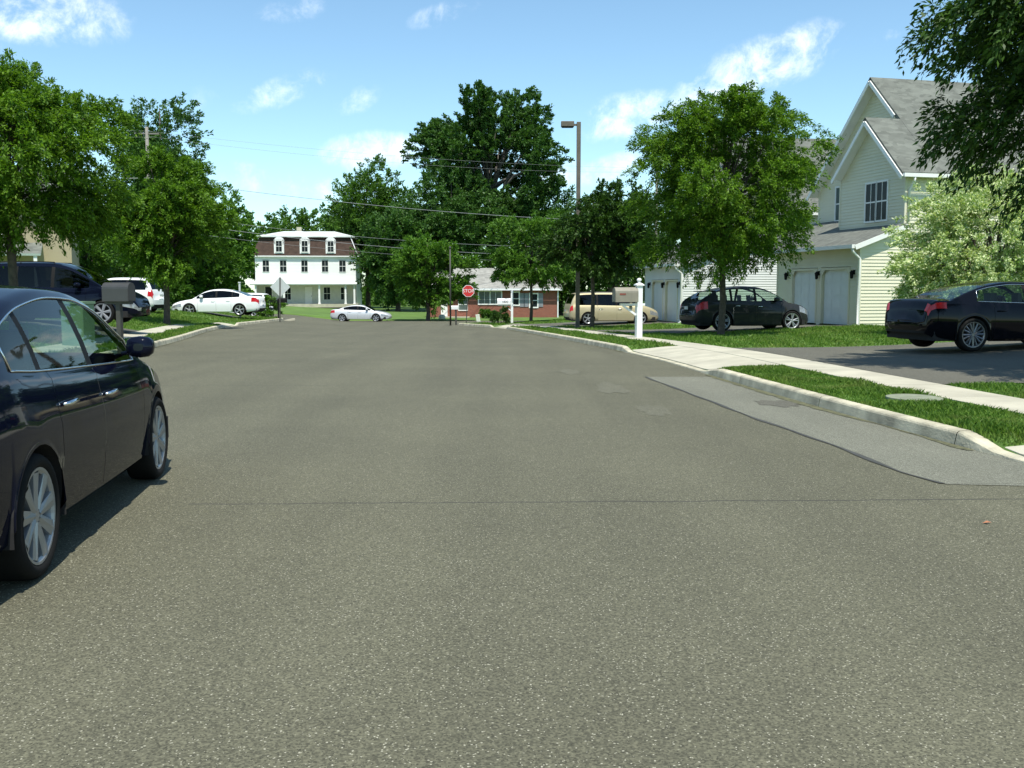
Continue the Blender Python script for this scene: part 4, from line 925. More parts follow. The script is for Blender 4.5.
def townhouse(label, loc, th, sd, sh='shingle', mirror=False):
    root = empty('house', loc, R(th), label, 'house')
    X, Y = (1, 0), (0, 1); sl = .95; EZ = 6.0; AP = 4.4; SA = 2.2
    doors = [(.70, 2.60, 0, 2.15), (3.06, 4.92, 0, 2.15)]
    mb = MB()
    siding(mb, (0, 0), Y, (-1, 0), lambda z: (0, 6.2), -.3, 3.1, .128, [(a - .09, b + .09, y0 - 1, y1 + .09) for a, b, y0, y1 in doors])
    siding(mb, (0, 0), X, (0, -1), lambda z: (0 if z < 3.1 else min(1.85, (z - 3.1) / .37), 13), -.3, 3.78, .128)
    siding(mb, (1.85, 0), X, (0, -1), lambda z: (0, 11.15), 3.78, EZ, .128)
    siding(mb, (0, 6.2), X, (0, 1), lambda z: (0, 3.5), -.3, 3.1, .128)
    siding(mb, (1.85, 0), Y, (-1, 0), lambda z: (0, 4.4) if z < EZ else ((z - EZ) / sl, 4.4 - (z - EZ) / sl), 3.7, EZ + SA * sl - .02, .128, [(1.04, 2.55, 4.08, 5.62)])
    siding(mb, (1.85, 4.4), X, (0, 1), lambda z: (0, 1.65), 3.7, EZ, .128)
    siding(mb, (3.5, 0), Y, (-1, 0), lambda z: (4.4, 8.8) if z < EZ else ((z - EZ) / sl, 8.8 - (z - EZ) / sl), -.3, EZ + AP * sl - .02, .128, [(6.55, 7.4, 4.5, 6.0)])
    siding(mb, (3.5, 8.8), X, (0, 1), lambda z: (0, 8.8), -.3, EZ, .128)
    siding(mb, (13, 0), Y, (1, 0), lambda z: (0, 8.8) if z < EZ else ((z - EZ) / sl, 8.8 - (z - EZ) / sl), -.3, EZ + AP * sl - .02, .2)
    mb.build('wall', M[sd], root)
    mb = MB(); cb = lambda x, y: mb.box((x - .05, y - .05, -.2), (x + .05, y + .05, 0))
    for x, y, z0, z1 in ((0, 0, -.3, 3.08), (1.85, 0, 3.82, 5.98), (0, 6.2, -.3, 3.08), (1.85, 4.4, 4.0, 5.98), (3.5, 8.8, -.3, 5.98)):
        mb = MB(); mb.box((x - .035, y - .035, z0), (x + .055, y + .055, z1)); mb.build('corner_trim', M[sd], root)
    mb = MB(); zr = lambda y: EZ + sl * y + .12
    ov = .35; T = .16
    mb.slab((1.45, -ov, zr(-ov)), (3.05, -ov, zr(-ov)), (3.05, SA, zr(SA)), (1.45, SA, zr(SA)), T, 0, 1, 0)
    mb.slab((3.06, -ov, zr(-ov)), (13.4, -ov, zr(-ov)), (13.4, AP, zr(AP)), (3.06, AP, zr(AP)), T, 0, 1, 0)
    mb.slab((1.45, SA + .002, zr(SA)), (3.48, SA + .002, zr(SA)), (3.48, 2 * SA + .05, zr(-.05)), (1.45, 2 * SA + .05, zr(-.05)), T, 0, 1, 0)
    mb.slab((3.06, AP + .002, zr(AP)), (13.4, AP + .002, zr(AP)), (13.4, 2 * AP + ov, zr(-ov)), (3.06, 2 * AP + ov, zr(-ov)), T, 0, 1, 0)
    zs = lambda x: 3.1 + .37 * x + .11
    mb.slab((-.38, 9.8, zs(-.38)), (-.38, -.22, zs(-.38)), (1.845, -.22, zs(1.845)), (1.845, 9.8, zs(1.845)), .12, 0, 1, 0)
    mb.slab((1.85, 9.8, zs(1.85)), (1.85, 4.25, zs(1.85)), (3.49, 4.25, zs(3.49)), (3.49, 9.8, zs(3.49)), .12, 0, 1, 0)
    mb.build('roof', [M[sh], M['trim']], root)
    def rake(x, ya, yb, za, zb, d=.13):
        mb = MB(); mb.bar((x, ya, za - d), (x, yb, zb - d), .05, .15, 0); mb.build('rake_board', M['trim'], root)
    rake(1.42, -ov, SA, zr(-ov) - .08, zr(SA) - .08); rake(1.42, 2 * SA + .05, SA, zr(-.05) - .08, zr(SA) - .08)
    rake(3.03, 2.6, AP, zr(2.6) - .08, zr(AP) - .08); rake(3.03, 2 * AP + ov, AP, zr(-ov) - .08, zr(AP) - .08)
    mb = MB(); mb.bar((-.38, -.245, zs(-.38) - .12), (1.84, -.245, zs(1.84) - .12), .04, .18, 0)
    mb.build('rake_board', M['trim'], root)
    mb = MB(); mb.box((1.46, -ov - .12, 5.60), (13.4, -ov - .002, 5.74)); mb.box((-.52, -.24, 2.92), (-.39, 9.8, 3.06)); mb.build('gutter', M['trim'], root)
    mb = MB(); mb.tube([(1.95, -.42, 5.6), (1.95, -.40, 5.45), (1.97, -.08, 5.15), (1.97, -.08, 3.95)], .045, 8)
    mb.build('downspout', M['trim'], root, True)
    mb = MB(); mb.tube([(-.45, -.15, 2.93), (-.42, -.15, 2.80), (-.08, -.075, 2.55), (-.06, -.07, .05), (-.2, -.07, -.05)], .055, 8); mb.build('downspout', M['trim'], root, True)
    window(root, (1.85, 0), Y, (-1, 0), 1.10, 1.78, 4.12, 5.6, 2, 2); window(root, (1.85, 0), Y, (-1, 0), 1.86, 2.52, 4.12, 5.6, 2, 2)
    window(root, (3.5, 0), Y, (-1, 0), 6.58, 7.37, 4.52, 5.98, 1, 2, pane='panelight')
    window(root, (0, 0), X, (0, -1), 8.4, 9.3, 4.3, 5.6, 1, 2); window(root, (0, 0), X, (0, -1), 10.4, 11.3, 1.0, 2.5, 1, 2)
    for a, b, y0, y1 in doors: garage_door(root, (0, 0), Y, (-1, 0), a, b, y1)
    for u in (.33, 2.83, 5.3):
        mb = MB(); mb.box((-.06, u - .05, 1.95), (-.02, u + .05, 2.12)); mb.lathe([(.0, 1.78), (.055, 1.80), (.075, 2.02), (.085, 2.03), (.0, 2.12)], 8, 'z', (-.13, u, 0)); mb.build('wall_lamp', M['black'], root)
    return root
z1 = min(G(*(H1 + t1 * k + s1 * j)) for k in (0, 6) for j in (0, 4)); townhouse('two storey cream sided house with stacked grey gables and two garage doors', (H1.x, H1.y, G(H1.x, H1.y) + .02), TH1, 'siding')
townhouse('pale grey sided house half hidden behind the broad street tree and the crossover', (H2.x, H2.y, G(H2.x, H2.y) + .02), TH2, 'siding2')
# beige house far left
p = gd(74, 52); root = empty('beige_house', (p.x, p.y, p.z), R(21), 'beige house half hidden behind the dark blue van and the tall street tree', 'house')
mb = MB(); mb.box((-12, 0, -.4), (0, 9, 5.6)); mb.build('wall', M['beige'], root)
mb = MB(); mb.slab((-12.5, -.5, 5.45), (.5, -.5, 5.45), (.5, 4.5, 7.9), (-12.5, 4.5, 7.9), .2, 0, 1, 1); mb.slab((.5, 9.5, 5.45), (-12.5, 9.5, 5.45), (-12.5, 4.502, 7.9), (.5, 4.502, 7.9), .2, 0, 1, 1); mb.build('roof', [M['shingle'], M['trim']], root)
mb = MB()
for x in (-12, -.1):
    i = [mb.vert(q) for q in ((x, 0, 5.6), (x, 9, 5.6), (x, 4.5, 7.7), (x + .1, 0, 5.6), (x + .1, 9, 5.6), (x + .1, 4.5, 7.7))]; mb.face(i[:3]); mb.face(i[3:]); mb.face([i[0], i[1], i[4], i[3]])
fixn(mb.build('gable', M['beige'], root))
mb = MB(); mb.slab((-12.2, -1.6, 2.95), (-1.35, -1.6, 2.95), (-1.35, -.02, 3.55), (-12.2, -.02, 3.55), .12, 0, 1, 1); mb.build('porch_roof', [M['shingle'], M['trim']], root)
for x in (-11.8, -8, -4.6, -1.6):
    mb = MB(); mb.box((x - .08, -1.5, -.3), (x + .08, -1.34, 2.9)); mb.build('porch_post', M['trim'], root)
for u in (-10.5, -7.5, -3.9): window(root, (0, 0), (1, 0), (0, -1), u, u + .95, 4.0, 5.2, 1, 2)
for u in (-10.5, -6.4): window(root, (0, 0), (1, 0), (0, -1), u, u + 1.1, .8, 2.3, 1, 2)
# white mansard house
D = 125; p = gd(256, D); root = empty('mansard_house', (p.x, p.y, p.z), R(4), 'white three storey house with brown mansard roof and pillared porch', 'house')
HW, HD, CZ, MZ = 12.45, 9.0, 6.0, 8.45
win = [(.95, 1.72), (3.08, 3.86), (5.72, 6.48), (8.26, 9.02), (10.42, 11.2)]
mb = MB(); op = [(a - .02, b + .02, 4.12, 5.55) for a, b in win]
siding(mb, (0, 0), (1, 0), (0, -1), lambda z: (0, HW), 2.75, CZ, .18, op, lap=.012)
siding(mb, (HW, 0), (0, 1), (1, 0), lambda z: (0, HD), -.4, CZ, .18, lap=.012); siding(mb, (0, 0), (0, 1), (-1, 0), lambda z: (0, HD), -.4, CZ, .18, lap=.012)
mb.quad((0, HD, -.4), (HW, HD, -.4), (HW, HD, CZ), (0, HD, CZ)); mb.quad((0, .0, 2.75), (HW, 0, 2.75), (HW, 1.6, 2.75), (0, 1.6, 2.75)); mb.build('wall', M['whitewall'], root)
mb = MB(); mb.quad((0, 1.6, -.4), (HW, 1.6, -.4), (HW, 1.6, 2.75), (0, 1.6, 2.75)); mb.build('porch_wall', M['porchwall'], root)
mb = MB(); mb.box((-.3, -.9, -.3), (HW + .3, 1.58, .12)); mb.build('porch_floor', M['concrete'], root)
mb = MB(); mb.slab((-.55, -1.0, 2.62), (HW + .2, -1.0, 2.62), (HW + .2, -.015, 3.0), (-.55, -.015, 3.0), .14, 0, 1, 1); mb.build('porch_roof', [M['rooftin'], M['white']], root)
for u in (.12, 3.6, 7.95, 11.2, 12.3):
    mb = MB(); mb.box((u - .11, -.72, .12), (u + .11, -.5, 2.62)); mb.box((u - .16, -.77, 2.5), (u + .16, -.45, 2.6)); mb.box((u - .15, -.76, .12), (u + .15, -.46, .25)); mb.build('porch_post', M['white'], root)
for a, b in win: window(root, (0, 0), (1, 0), (0, -1), a, b, 4.14, 5.53, 2, 2, fr=.05)
for a, b in ((3.3, 4.1), (8.25, 9.05), (10.4, 11.2)): window(root, (0, 1.6), (1, 0), (0, -1), a, b, .65, 2.2, 2, 2, fr=.06)
mb = MB(); mb.box((.92, 1.52, .12), (1.74, 1.59, 2.25)); d = mb.build('door', M['pane'], root); mb = MB(); mb.box((.82, 1.5, .12), (.92, 1.6, 2.35)); mb.box((1.74, 1.5, .12), (1.84, 1.6, 2.35)); mb.build('door_frame', M['trim'], d)
mb = MB(); mb.box((5.9, 1.52, .12), (6.8, 1.59, 2.25)); d = mb.build('door', M['trim'], root); mb = MB(); mb.lathe([(0, -.05), (.05, -.03), (.05, 0)], 8, 'y', (6.7, 1.5, 1.1)); mb.build('handle', M['black'], d)
mb = MB(); mb.box((-.42, -.30, CZ), (HW + .42, HD + .3, CZ + .13)); mb.box((-.2, -.13, CZ - .12), (HW + .2, HD + .2, CZ - .002)); mb.build('cornice', M['white'], root)
mb = MB(); i0 = [(-.25, -.22), (HW + .25, -.22), (HW + .25, HD + .2), (-.25, HD + .2)]; i1 = [(.5, .5), (HW - .5, .5), (HW - .5, HD - .5), (.5, HD - .5)]
for k in range(4):
    a, b, c, d_ = i0[k], i0[(k + 1) % 4], i1[(k + 1) % 4], i1[k]; mb.quad((*a, CZ + .135), (*b, CZ + .135), (*c, MZ), (*d_, MZ))
mb.build('mansard_roof', M['shingle_brown'], root)
mb = MB(); mb.box((.1, .1, MZ), (HW - .1, HD - .1, MZ + .12), 0); e0 = [(.1, .1), (HW - .1, .1), (HW - .1, HD - .1), (.1, HD - .1)]; e1 = [(3, 4.2), (HW - 3, 4.2), (HW - 3, 4.8), (3, 4.8)]
for k in range(4): mb.quad((*e0[k], MZ + .123), (*e0[(k + 1) % 4], MZ + .123), (*e1[(k + 1) % 4], MZ + .95), (*e1[k], MZ + .95))
mb.quad(*[(*e, MZ + .95) for e in e1]); r_ = mb.build('roof', M['rooftin'], root)
mb = MB(); mb.box((4.6, 4.3, MZ + .96), (5.2, 4.8, MZ + 1.5)); mb.build('chimney', M['concrete'], r_)
for a, b in ((2.55, 3.5), (5.72, 6.68), (8.92, 9.88)):
    mb = MB(); mb.box((a - .14, -.22, 6.4), (b + .14, .9, 8.12)); mb.lathe([(0, -.22), ((b - a) / 2 + .14, -.22), ((b - a) / 2 + .14, .9)], 24, 'y', ((a + b) / 2, 0, 8.121 - .25)); d = mb.build('dormer', M['white'], root)
    window(root, (0, -.23), (1, 0), (0, -1), a + .12, b - .12, 6.62, 7.95, 2, 2, fr=.1, name='dormer_window')
mb = MB(); mb.tube([(HW - .6, .32, MZ), (HW + .25, -.4, CZ + .3)], .06, 6); mb.build('downspout', M['white'], root)
# brick ranch house
D = 95; p = gd(430, D); root = empty('brick_house', (p.x, p.y, p.z), R(0), 'low red brick house with a pale roof and white picture window', 'house')
BW = 12.1; bx = lambda px: (px - 430) / F * D
mb = MB(); mb.box((0, 0, -.5), (bx(557), 8, 2.85)); mb.build('wall', M['brick'], root)
mb = MB(); mb.slab((-.5, -.5, 2.75), (BW + .5, -.5, 2.75), (BW - .1, 4, 4.75), (.1, 4, 4.75), .16, 0, 1, 1); mb.slab((BW + .5, 8.5, 2.75), (-.5, 8.5, 2.75), (.1, 4.002, 4.75), (BW - .1, 4.002, 4.75), .16, 0, 1, 1); mb.build('roof', [M['shingle_light'], M['white']], root)
mb = MB()
for x in (.05, bx(557) - .15):
    i = [mb.vert(q) for q in ((x, 0, 2.85), (x, 8, 2.85), (x, 4, 4.5), (x + .1, 0, 2.85), (x + .1, 8, 2.85), (x + .1, 4, 4.5))]; mb.face(i[:3]); mb.face(i[3:])
fixn(mb.build('gable', M['brick'], root))
mb = MB(); mb.box((-.5, -.62, 2.56), (BW + .5, -.505, 2.72)); mb.build('gutter', M['white'], root)
mb = MB(); mb.tube([(bx(557.5), -.1, 2.58), (bx(557.5), -.1, -.3)], .07, 6); mb.build('downspout', M['white'], root)
Y_ = (1, 0); NN = (0, -1)
window(root, (0, 0), Y_, NN, bx(479), bx(501), 1.3, 2.45, 4, 1, fr=.11, pane='panelight'); window(root, (0, 0), Y_, NN, bx(513), bx(518.5), 1.2, 2.35, 1, 2, fr=.12); window(root, (0, 0), Y_, NN, bx(530), bx(537), 1.0, 2.2, 1, 2, fr=.12)
for a in (522, 540.5, 526):
    mb = MB(); mb.box((bx(a) - .22, -.05, 1.0), (bx(a) + .22, -.003, 2.3)); mb.build('shutter', M['shutter'], root)
mb = MB(); mb.box((bx(441), -.06, .1), (bx(447.5), -.003, 2.35)); d = mb.build('door', M['trim'], root); mb = MB(); mb.box((bx(442.3), -.075, 1.2), (bx(446.2), -.061, 2.1)); mb.build('pane', M['pane'], d)
window(root, (0, 0), Y_, NN, bx(459), bx(467), .7, 1.75, 1, 2, fr=.08, pane='panelight')
mb = MB(); mb.box((bx(440), -1.4, -.4), (bx(470), -.002, .08)); mb.build('step', M['concrete'], root)
# ------------------------------------------------------------------ street furniture
def thing(name, p, label, cat, rz=0, group=None): return empty(name, p, rz, label, cat, group)
# lamp post
p = gp(577.5, 328); Yl = p.y; top = atY(578, 122, Yl).z - p.z
root = thing('street_lamp', p, 'tall square brown lamp post with a single shoebox head', 'street lamp')
mb = MB(); mb.bar((0, 0, -.2), (0, 0, top), .19, .19, 0, up=(0, 1, 0)); bevel(mb.build('post', M['bronze'], root), .012)
mb = MB(); mb.bar((-.06, 0, top - .13), (-.26, 0, top - .13), .07, .09, 0); mb.build('arm', M['bronze'], root)
mb = MB(); mb.box((-.82, -.17, top - .22), (-.22, .17, top + .02)); o = mb.build('lamp_head', M['bronze'], root); bevel(o, .015); o.rotation_euler = (0, 0, 0)
mb = MB(); mb.box((-.78, -.13, top - .255), (-.26, .13, top - .2215)); mb.build('lens', M['black'], o)
mb = MB(); mb.box((-.15, -.15, -.05), (.15, .15, .05)); mb.build('base_plate', M['bronze'], root)
# white post with the tan mailbox
p = gp(638.5, 338); sc = 1.0
def dome_box(mb, L, W, H, n=10, m=0, endm=0):
    prof = [(-W / 2, 0)] + [(-W / 2 * math.cos(math.pi * k / n), H - W / 2 + W / 2 * math.sin(math.pi * k / n)) for k in range(n + 1)] + [(W / 2, 0)]
    a = [mb.vert((0, y, z)) for y, z in prof]; b = [mb.vert((L, y, z)) for y, z in prof]
    for k in range(len(prof)): j = (k + 1) % len(prof); mb.face([a[k], b[k], b[j], a[j]], m)
    mb.face(a[::-1], endm); mb.face(b, endm)
root = thing('mailbox_post', p, 'white square post with ball finial at the concrete apron', 'post', R(14))
mb = MB(); mb.bar((0, 0, -.2), (0, 0, 1.40), .15, .15, 0, up=(0, 1, 0)); bevel(mb.build('post', M['white'], root), .008)
mb = MB(); mb.box((-.105, -.105, 1.40), (.105, .105, 1.43)); i = [mb.vert(q) for q in ((-.1, -.1, 1.431), (.1, -.1, 1.431), (.1, .1, 1.431), (-.1, .1, 1.431), (0, 0, 1.50))]
for k in range(4): mb.face([i[k], i[(k + 1) % 4], i[4]])
c_ = mb.build('post_cap', M['white'], root); mb = MB(); mb.lathe([(0, 1.475), (.03, 1.485), (.025, 1.50), (.055, 1.53), (.06, 1.555), (.05, 1.585), (0, 1.605)], 16); mb.build('finial', M['white'], c_, True)
mb = MB(); mb.box((-.80, -.085, .87), (.16, -.08 + .16, .93)) if False else mb.bar((-.5, 0, .90), (.15, 0, .90), .09, .06, 0); mb.bar((-.42, 0, .87), (-.08, 0, .62), .05, .05, 0); mb.build('bracket', M['white'], root)
root.scale = (1.25, 1.25, 1.17)
pm = p + Vector((-.08 * math.cos(R(14)), -.08 * math.sin(R(14)), 1.13))
root = thing('mailbox', pm, 'large tan dome topped mailbox hung on the white ball finial post', 'mailbox', R(14 + 180))
mb = MB(); dome_box(mb, .74, .33, .46); mb.build('box', M['tanbox'], root)
mb = MB(); mb.box((.735, -.155, .01), (.755, .155, .30)); mb.lathe([(0, .734), (.155, .734), (.155, .756)], 20, 'x', (0, 0, .30)); d = mb.build('door', M['tanbox'], root)
mb = MB(); mb.box((.42, .166, .22), (.62, .173, .27)); mb.build('flag', M['oldred'], root)
# dark mailbox beside the navy sedan
pb = gd(121, 21.3); root = thing('mailbox', (pb.x, pb.y, pb.z), 'dark grey mailbox on a square wooden post beside the navy sedan', 'mailbox', R(-12))
mb = MB(); mb.bar((0, 0, -.2), (0, 0, 1.20), .10, .10, 0, up=(0, 1, 0)); mb.bar((-.3, 0, 1.19), (.3, 0, 1.19), .12, .06, 0); mb.build('post', M['darkpole'], root)
mb = MB(); dome_box(mb, .62, .27, .40); o = mb.build('box', M['darkbox'], root); o.location = (-.31, 0, 1.222)
mb = MB(); mb.box((.311, -.12, 1.24), (.325, .12, 1.46)); mb.build('door', M['darkbox'], root)
# pale green utility cabinet
pb = gd(79, 23.5); root = thing('utility_cabinet', (pb.x, pb.y, pb.z), 'pale green metal utility cabinet just above the navy sedan roofline', 'cabinet', R(-8))
mb = MB(); mb.box((-.28, -.25, -.1), (.28, .25, 1.0)); bevel(mb.build('box', M['boxgreen'], root), .02); mb = MB(); mb.box((-.30, -.27, 1.001), (.30, .27, 1.06)); mb.build('lid', M['boxgreen'], root)
# corner: stop sign
p = gp(466, 323); zs = atY(469, 291, p.y).z - p.z
root = thing('stop_sign', p, 'red octagonal stop sign on a thin metal post at the far corner', 'sign')
mb = MB(); mb.bar((0, .03, -.2), (.16, .03, zs + .3), .06, .04, 0, up=(0, 1, 0)); mb.build('post', M['darkpole'], root)
rr = .40; mb = MB(); xx = .16
def octo(mb, r, y, m, y2=None):
    i = [mb.vert((xx + r * math.cos(R(22.5 + 45 * k)), y, zs + r * math.sin(R(22.5 + 45 * k)))) for k in range(8)]; mb.face(i, m)
    if y2 is not None:
        j = [mb.vert((xx + r * math.cos(R(22.5 + 45 * k)), y2, zs + r * math.sin(R(22.5 + 45 * k)))) for k in range(8)]; mb.face(j[::-1], m)
        for k in range(8): mb.face([i[k], i[(k + 1) % 8], j[(k + 1) % 8], j[k]], m)
octo(mb, rr, -.01, 0, .008); octo(mb, rr * .92, -.014, 1); pl = mb.build('plate', [M['white'], M['red']], root)
def lettering(txt, size, parent, loc, m, rot=(math.pi / 2, 0, 0), name='lettering'):
    cu = bpy.data.curves.new('lettering', 'FONT'); cu.body = txt; cu.size = size; cu.align_x = 'CENTER'; cu.align_y = 'CENTER'; cu.extrude = .002
    o = bpy.data.objects.new(name, cu); COL.objects.link(o); dg = bpy.context.evaluated_depsgraph_get(); me = bpy.data.meshes.new_from_object(o.evaluated_get(dg))
    bpy.data.objects.remove(o); q = bpy.data.objects.new(name, me); COL.objects.link(q); me.materials.clear(); me.materials.append(m); q.parent = parent; q.location = loc; q.rotation_euler = rot; return q
lettering('STOP', .30, pl, (xx, -.019, zs), M['white'])
# thin dark pole and the small white mailbox
p = gp(450.5, 325.5); zt = atY(451, 248, p.y).z - p.z
root = thing('light_pole', p, 'slender dark pole rising in front of the layered dogwood at the corner', 'pole')
mb = MB(); mb.tube([(0, 0, -.2), (0, 0, zt)], [.06, .045], 10); mb.build('shaft', M['darkpole'], root, True); mb = MB(); mb.lathe([(0, zt + .12), (.07, zt + .06), (.08, zt), (.05, zt - .04)], 10); mb.build('cap', M['darkpole'], root, True)
p = gp(456, 325); root = thing('mailbox', p, 'small white mailbox on a dark post beside the slender pole', 'mailbox', R(170))
mb = MB(); mb.bar((0, 0, -.1), (0, 0, 1.0), .09, .09, 0, up=(0, 1, 0)); mb.build('post', M['darkpole'], root); mb = MB(); dome_box(mb, .52, .18, .24); o = mb.build('box', M['white'], root); o.location = (-.16, 0, 1.0)
p = gp(442, 320); p = gd(442, 66.5); mb = MB(); mb.lathe([(0, 0), (.22, .02), (.24, .22), (.16, .38), (0, .42)], 12); o = mb.build('trash_bag', M['bagplastic'], smooth=True); o.location = gd(442, 88); o.scale = (1.3, 1, 1.1); tag(o, 'round white bag lying on the grass left of the slender pole', 'bag')
p = gp(478.5, 321.5); mb = MB(); mb.box((-.16, -.05, -.05), (.16, .05, .58)); o = bevel(mb.build('marker_board', M['bagplastic']), .02); o.location = p; o.rotation_euler = (0, R(-9), R(5)); tag(o, 'small pale board leaning in the grass right of the stop sign', 'board')
# white mailbox post with number
p = gp(512, 323.5); zt = atY(512, 290, p.y).z - p.z; k_ = p.y / F
root = thing('mailbox', p, 'white mailbox with house number on an ornate white post with flowers below', 'mailbox')
mb = MB(); mb.bar((0, 0, -.1), (0, 0, zt), .14, .14, 0, up=(0, 1, 0)); mb.bar((-.85, 0, zt - .90), (.2, 0, zt - .90), .1, .07, 0); mb.bar((-.42, 0, zt - .92), (-.05, 0, zt - 1.25), .06, .06, 0); bevel(mb.build('post', M['white'], root), .01)
mb = MB(); dome_box(mb, .80, .30, .36); o = mb.build('box', M['white'], root); o.location = (-.88, 0, zt - .86)
lettering('1800', .2, root, (-.42, -.153, zt - .70), M['black'], name='house_number')
# left corner: diamond sign from behind, ornate mailbox, thin stake
p = gp(280, 322.0); zt = atY(281.5, 287, p.y).z - p.z
root = thing('warning_sign', p, 'grey diamond shaped sign seen from behind on a dark post', 'sign')
mb = MB(); mb.bar((0, -.03, -.2), (.06, -.03, zt + .52), .06, .04, 0, up=(0, 1, 0)); mb.build('post', M['darkpole'], root)
mb = MB(); a = .56; i = [mb.vert((.05 + dx, 0, zt + dz_)) for dx, dz_ in ((0, -a), (a, 0), (0, a), (-a, 0))]; j = [mb.vert((.05 + dx, .012, zt + dz_)) for dx, dz_ in ((0, -a), (a, 0), (0, a), (-a, 0))]
mb.face(i); mb.face(j[::-1])
for k in range(4): mb.face([i[k], i[(k + 1) % 4], j[(k + 1) % 4], j[k]])
fixn(mb.build('plate', M['signback'], root))
p = gp(278.5, 319.5); root = thing('mailbox', p, 'black mailbox with scrolled iron bracket beside the diamond sign', 'mailbox', R(0)); kk = p.y / F
mb = MB(); mb.bar((0, 0, -.1), (0, 0, 1.2), .07, .07, 0, up=(0, 1, 0)); mb.build('post', M['black'], root)
mb = MB(); dome_box(mb, .5, .2, .28); o = mb.build('box', M['black'], root); o.location = (.02, 0, 1.0)
mb = MB(); mb.bar((-.62, 0, .62), (.1, 0, .62), .04, .04, 0); mb.bar((-.62, 0, 1.22), (.05, 0, 1.22), .04, .04, 0)
for cx_ in (-.5, -.3, -.1): mb.tube([(cx_ + .1 * math.cos(a) * (1 - a / 16), 0, 1.05 + .1 * math.sin(a) * (1 - a / 16)) for a in [k * .5 for k in range(20)]], .018, 5)
mb.build('bracket', M['black'], root)
p = gp(240.5, 318.5); zt = atY(240.5, 283, p.y).z - p.z; mb = MB(); mb.bar((0, 0, -.1), (0, 0, zt), .09, .09, 0, up=(0, 1, 0)); mb.box((-.07, -.07, zt + .001), (.07, .07, zt + .06)); o = mb.build('wooden_stake', M['signback']); o.location = p; tag(o, 'thin pale stake standing before the rear wheel of the white sedan', 'post')
p = gp(290, 321); mb = MB(); mb.box((-.35, -.15, 0), (.3, .15, .12)); o = bevel(mb.build('concrete_block', M['concrete'])); o.location = p; o.rotation_euler = (0, R(-8), .3); tag(o, 'loose chunk of pale concrete at the foot of the black mailbox', 'concrete block')
# utility poles and wires
pA = Vector(gd(153, 78)); zA = atY(153, 127, 78).z; root = thing('utility_pole', pA, 'weathered wooden utility pole whose top shows above the rounded street tree', 'utility pole')
mb = MB(); mb.tube([(0, 0, -.3), (0, 0, zA - pA.z)], [.17, .12], 10); mb.build('shaft', M['polewood'], root, True); mb = MB(); mb.bar((-.9, -.15, zA - pA.z - .5), (.9, .1, zA - pA.z - .5), .1, .1, 0); mb.build('crossarm', M['polewood'], root)
pB = Vector(gd(655, 102)); zB = atY(655, 160, 102).z; root = thing('utility_pole', pB, 'wooden utility pole hidden behind the broad street tree', 'utility pole')
mb = MB(); mb.tube([(0, 0, -.3), (0, 0, zB - pB.z)], [.17, .12], 10); mb.build('shaft', M['polewood'], root, True)
pC = Vector(gd(-420, 66)); zC = 14.5
def wire(ya, yb, sag, r, lab, dx=0):
    mb = MB(); za, zb = atY(153, ya, 78).z, atY(655, yb, 102).z; zc = za + .2
    a = Vector((pA.x + dx, pA.y, za)); b = Vector((pB.x + dx, pB.y, zb)); c = Vector((pC.x, pC.y, zc))
    seg = [a.lerp(b, k / 24) - Vector((0, 0, sag * 4 * (k / 24) * (1 - k / 24))) for k in range(25)]
    seg0 = [c.lerp(a, k / 16) - Vector((0, 0, sag * .8 * 4 * (k / 16) * (1 - k / 16))) for k in range(16)]
    mb.tube(seg0 + seg, r * .62, 5); o = mb.build('overhead_wire', M['wire'], smooth=True); tag(o, lab, 'wire', 'wires along the cross street')
wire(131, 168, .6, .012, 'thin topmost wire crossing the tall oak'); wire(137, 172, .8, .012, 'thin second wire just under the topmost one across the oak', .5)
wire(178, 222, .7, .034, 'brightest cable crossing in front of the tall oak from above the white house')
wire(212, 246, 1.0, .022, 'cable passing just over the roof of the white house'); wire(219, 255, 1.0, .030, 'lowest bright cable ending by the layered dogwood crown'); wire(228, 262, .9, .016, 'thin faint cable crossing the brown mansard roof')
# ------------------------------------------------------------------ sky, sun
w = bpy.data.worlds.new('World'); S.world = w; w.use_nodes = True; nt = w.node_tree; L = nt.links.new
for n in list(nt.nodes): nt.nodes.remove(n)
out = nt.nodes.new('ShaderNodeOutputWorld'); bg = nt.nodes.new('ShaderNodeBackground'); L(bg.outputs[0], out.inputs[0])
SE, SAZ = 65.0, Vector((.22, -.975)).normalized()
sky = nt.nodes.new('ShaderNodeTexSky'); sky.sky_type = 'NISHITA'; sky.sun_disc = False; sky.sun_elevation = R(SE); sky.sun_rotation = math.atan2(SAZ.x, SAZ.y); sky.air_density = .85; sky.dust_density = .3; sky.ozone_density = 1.0; sky.altitude = 50
tc = nt.nodes.new('ShaderNodeTexCoord'); nv = N(nt, 'ShaderNodeVectorMath', operation='NORMALIZE'); L(tc.outputs['Generated'], nv.inputs[0])
CL = [(20, 12, 95, 26, 0, 1.0), (105, 6, 40, 10, 0, .5), (285, 90, 55, 15, -20, .75), (357, 100, 26, 13, -25, .6), (293, 10, 36, 12, -10, .6), (445, 14, 36, 12, -15, .7), (372, 152, 52, 20, -5, .85), (250, 178, 55, 16, 5, .6), (760, 66, 85, 26, -18, 1.0), (625, 116, 62, 22, -12, .95), (610, 168, 45, 14, -15, .75), (882, 36, 34, 9, -15, .5), (320, 188, 60, 14, 0, .6), (560, 172, 40, 14, 0, .7), (195, 100, 30, 14, -20, .35), (-150, 60, 120, 40, -10, .9), (1250, 90, 140, 40, -8, .9), (1150, 20, 80, 25, -12, .7)]
total = None
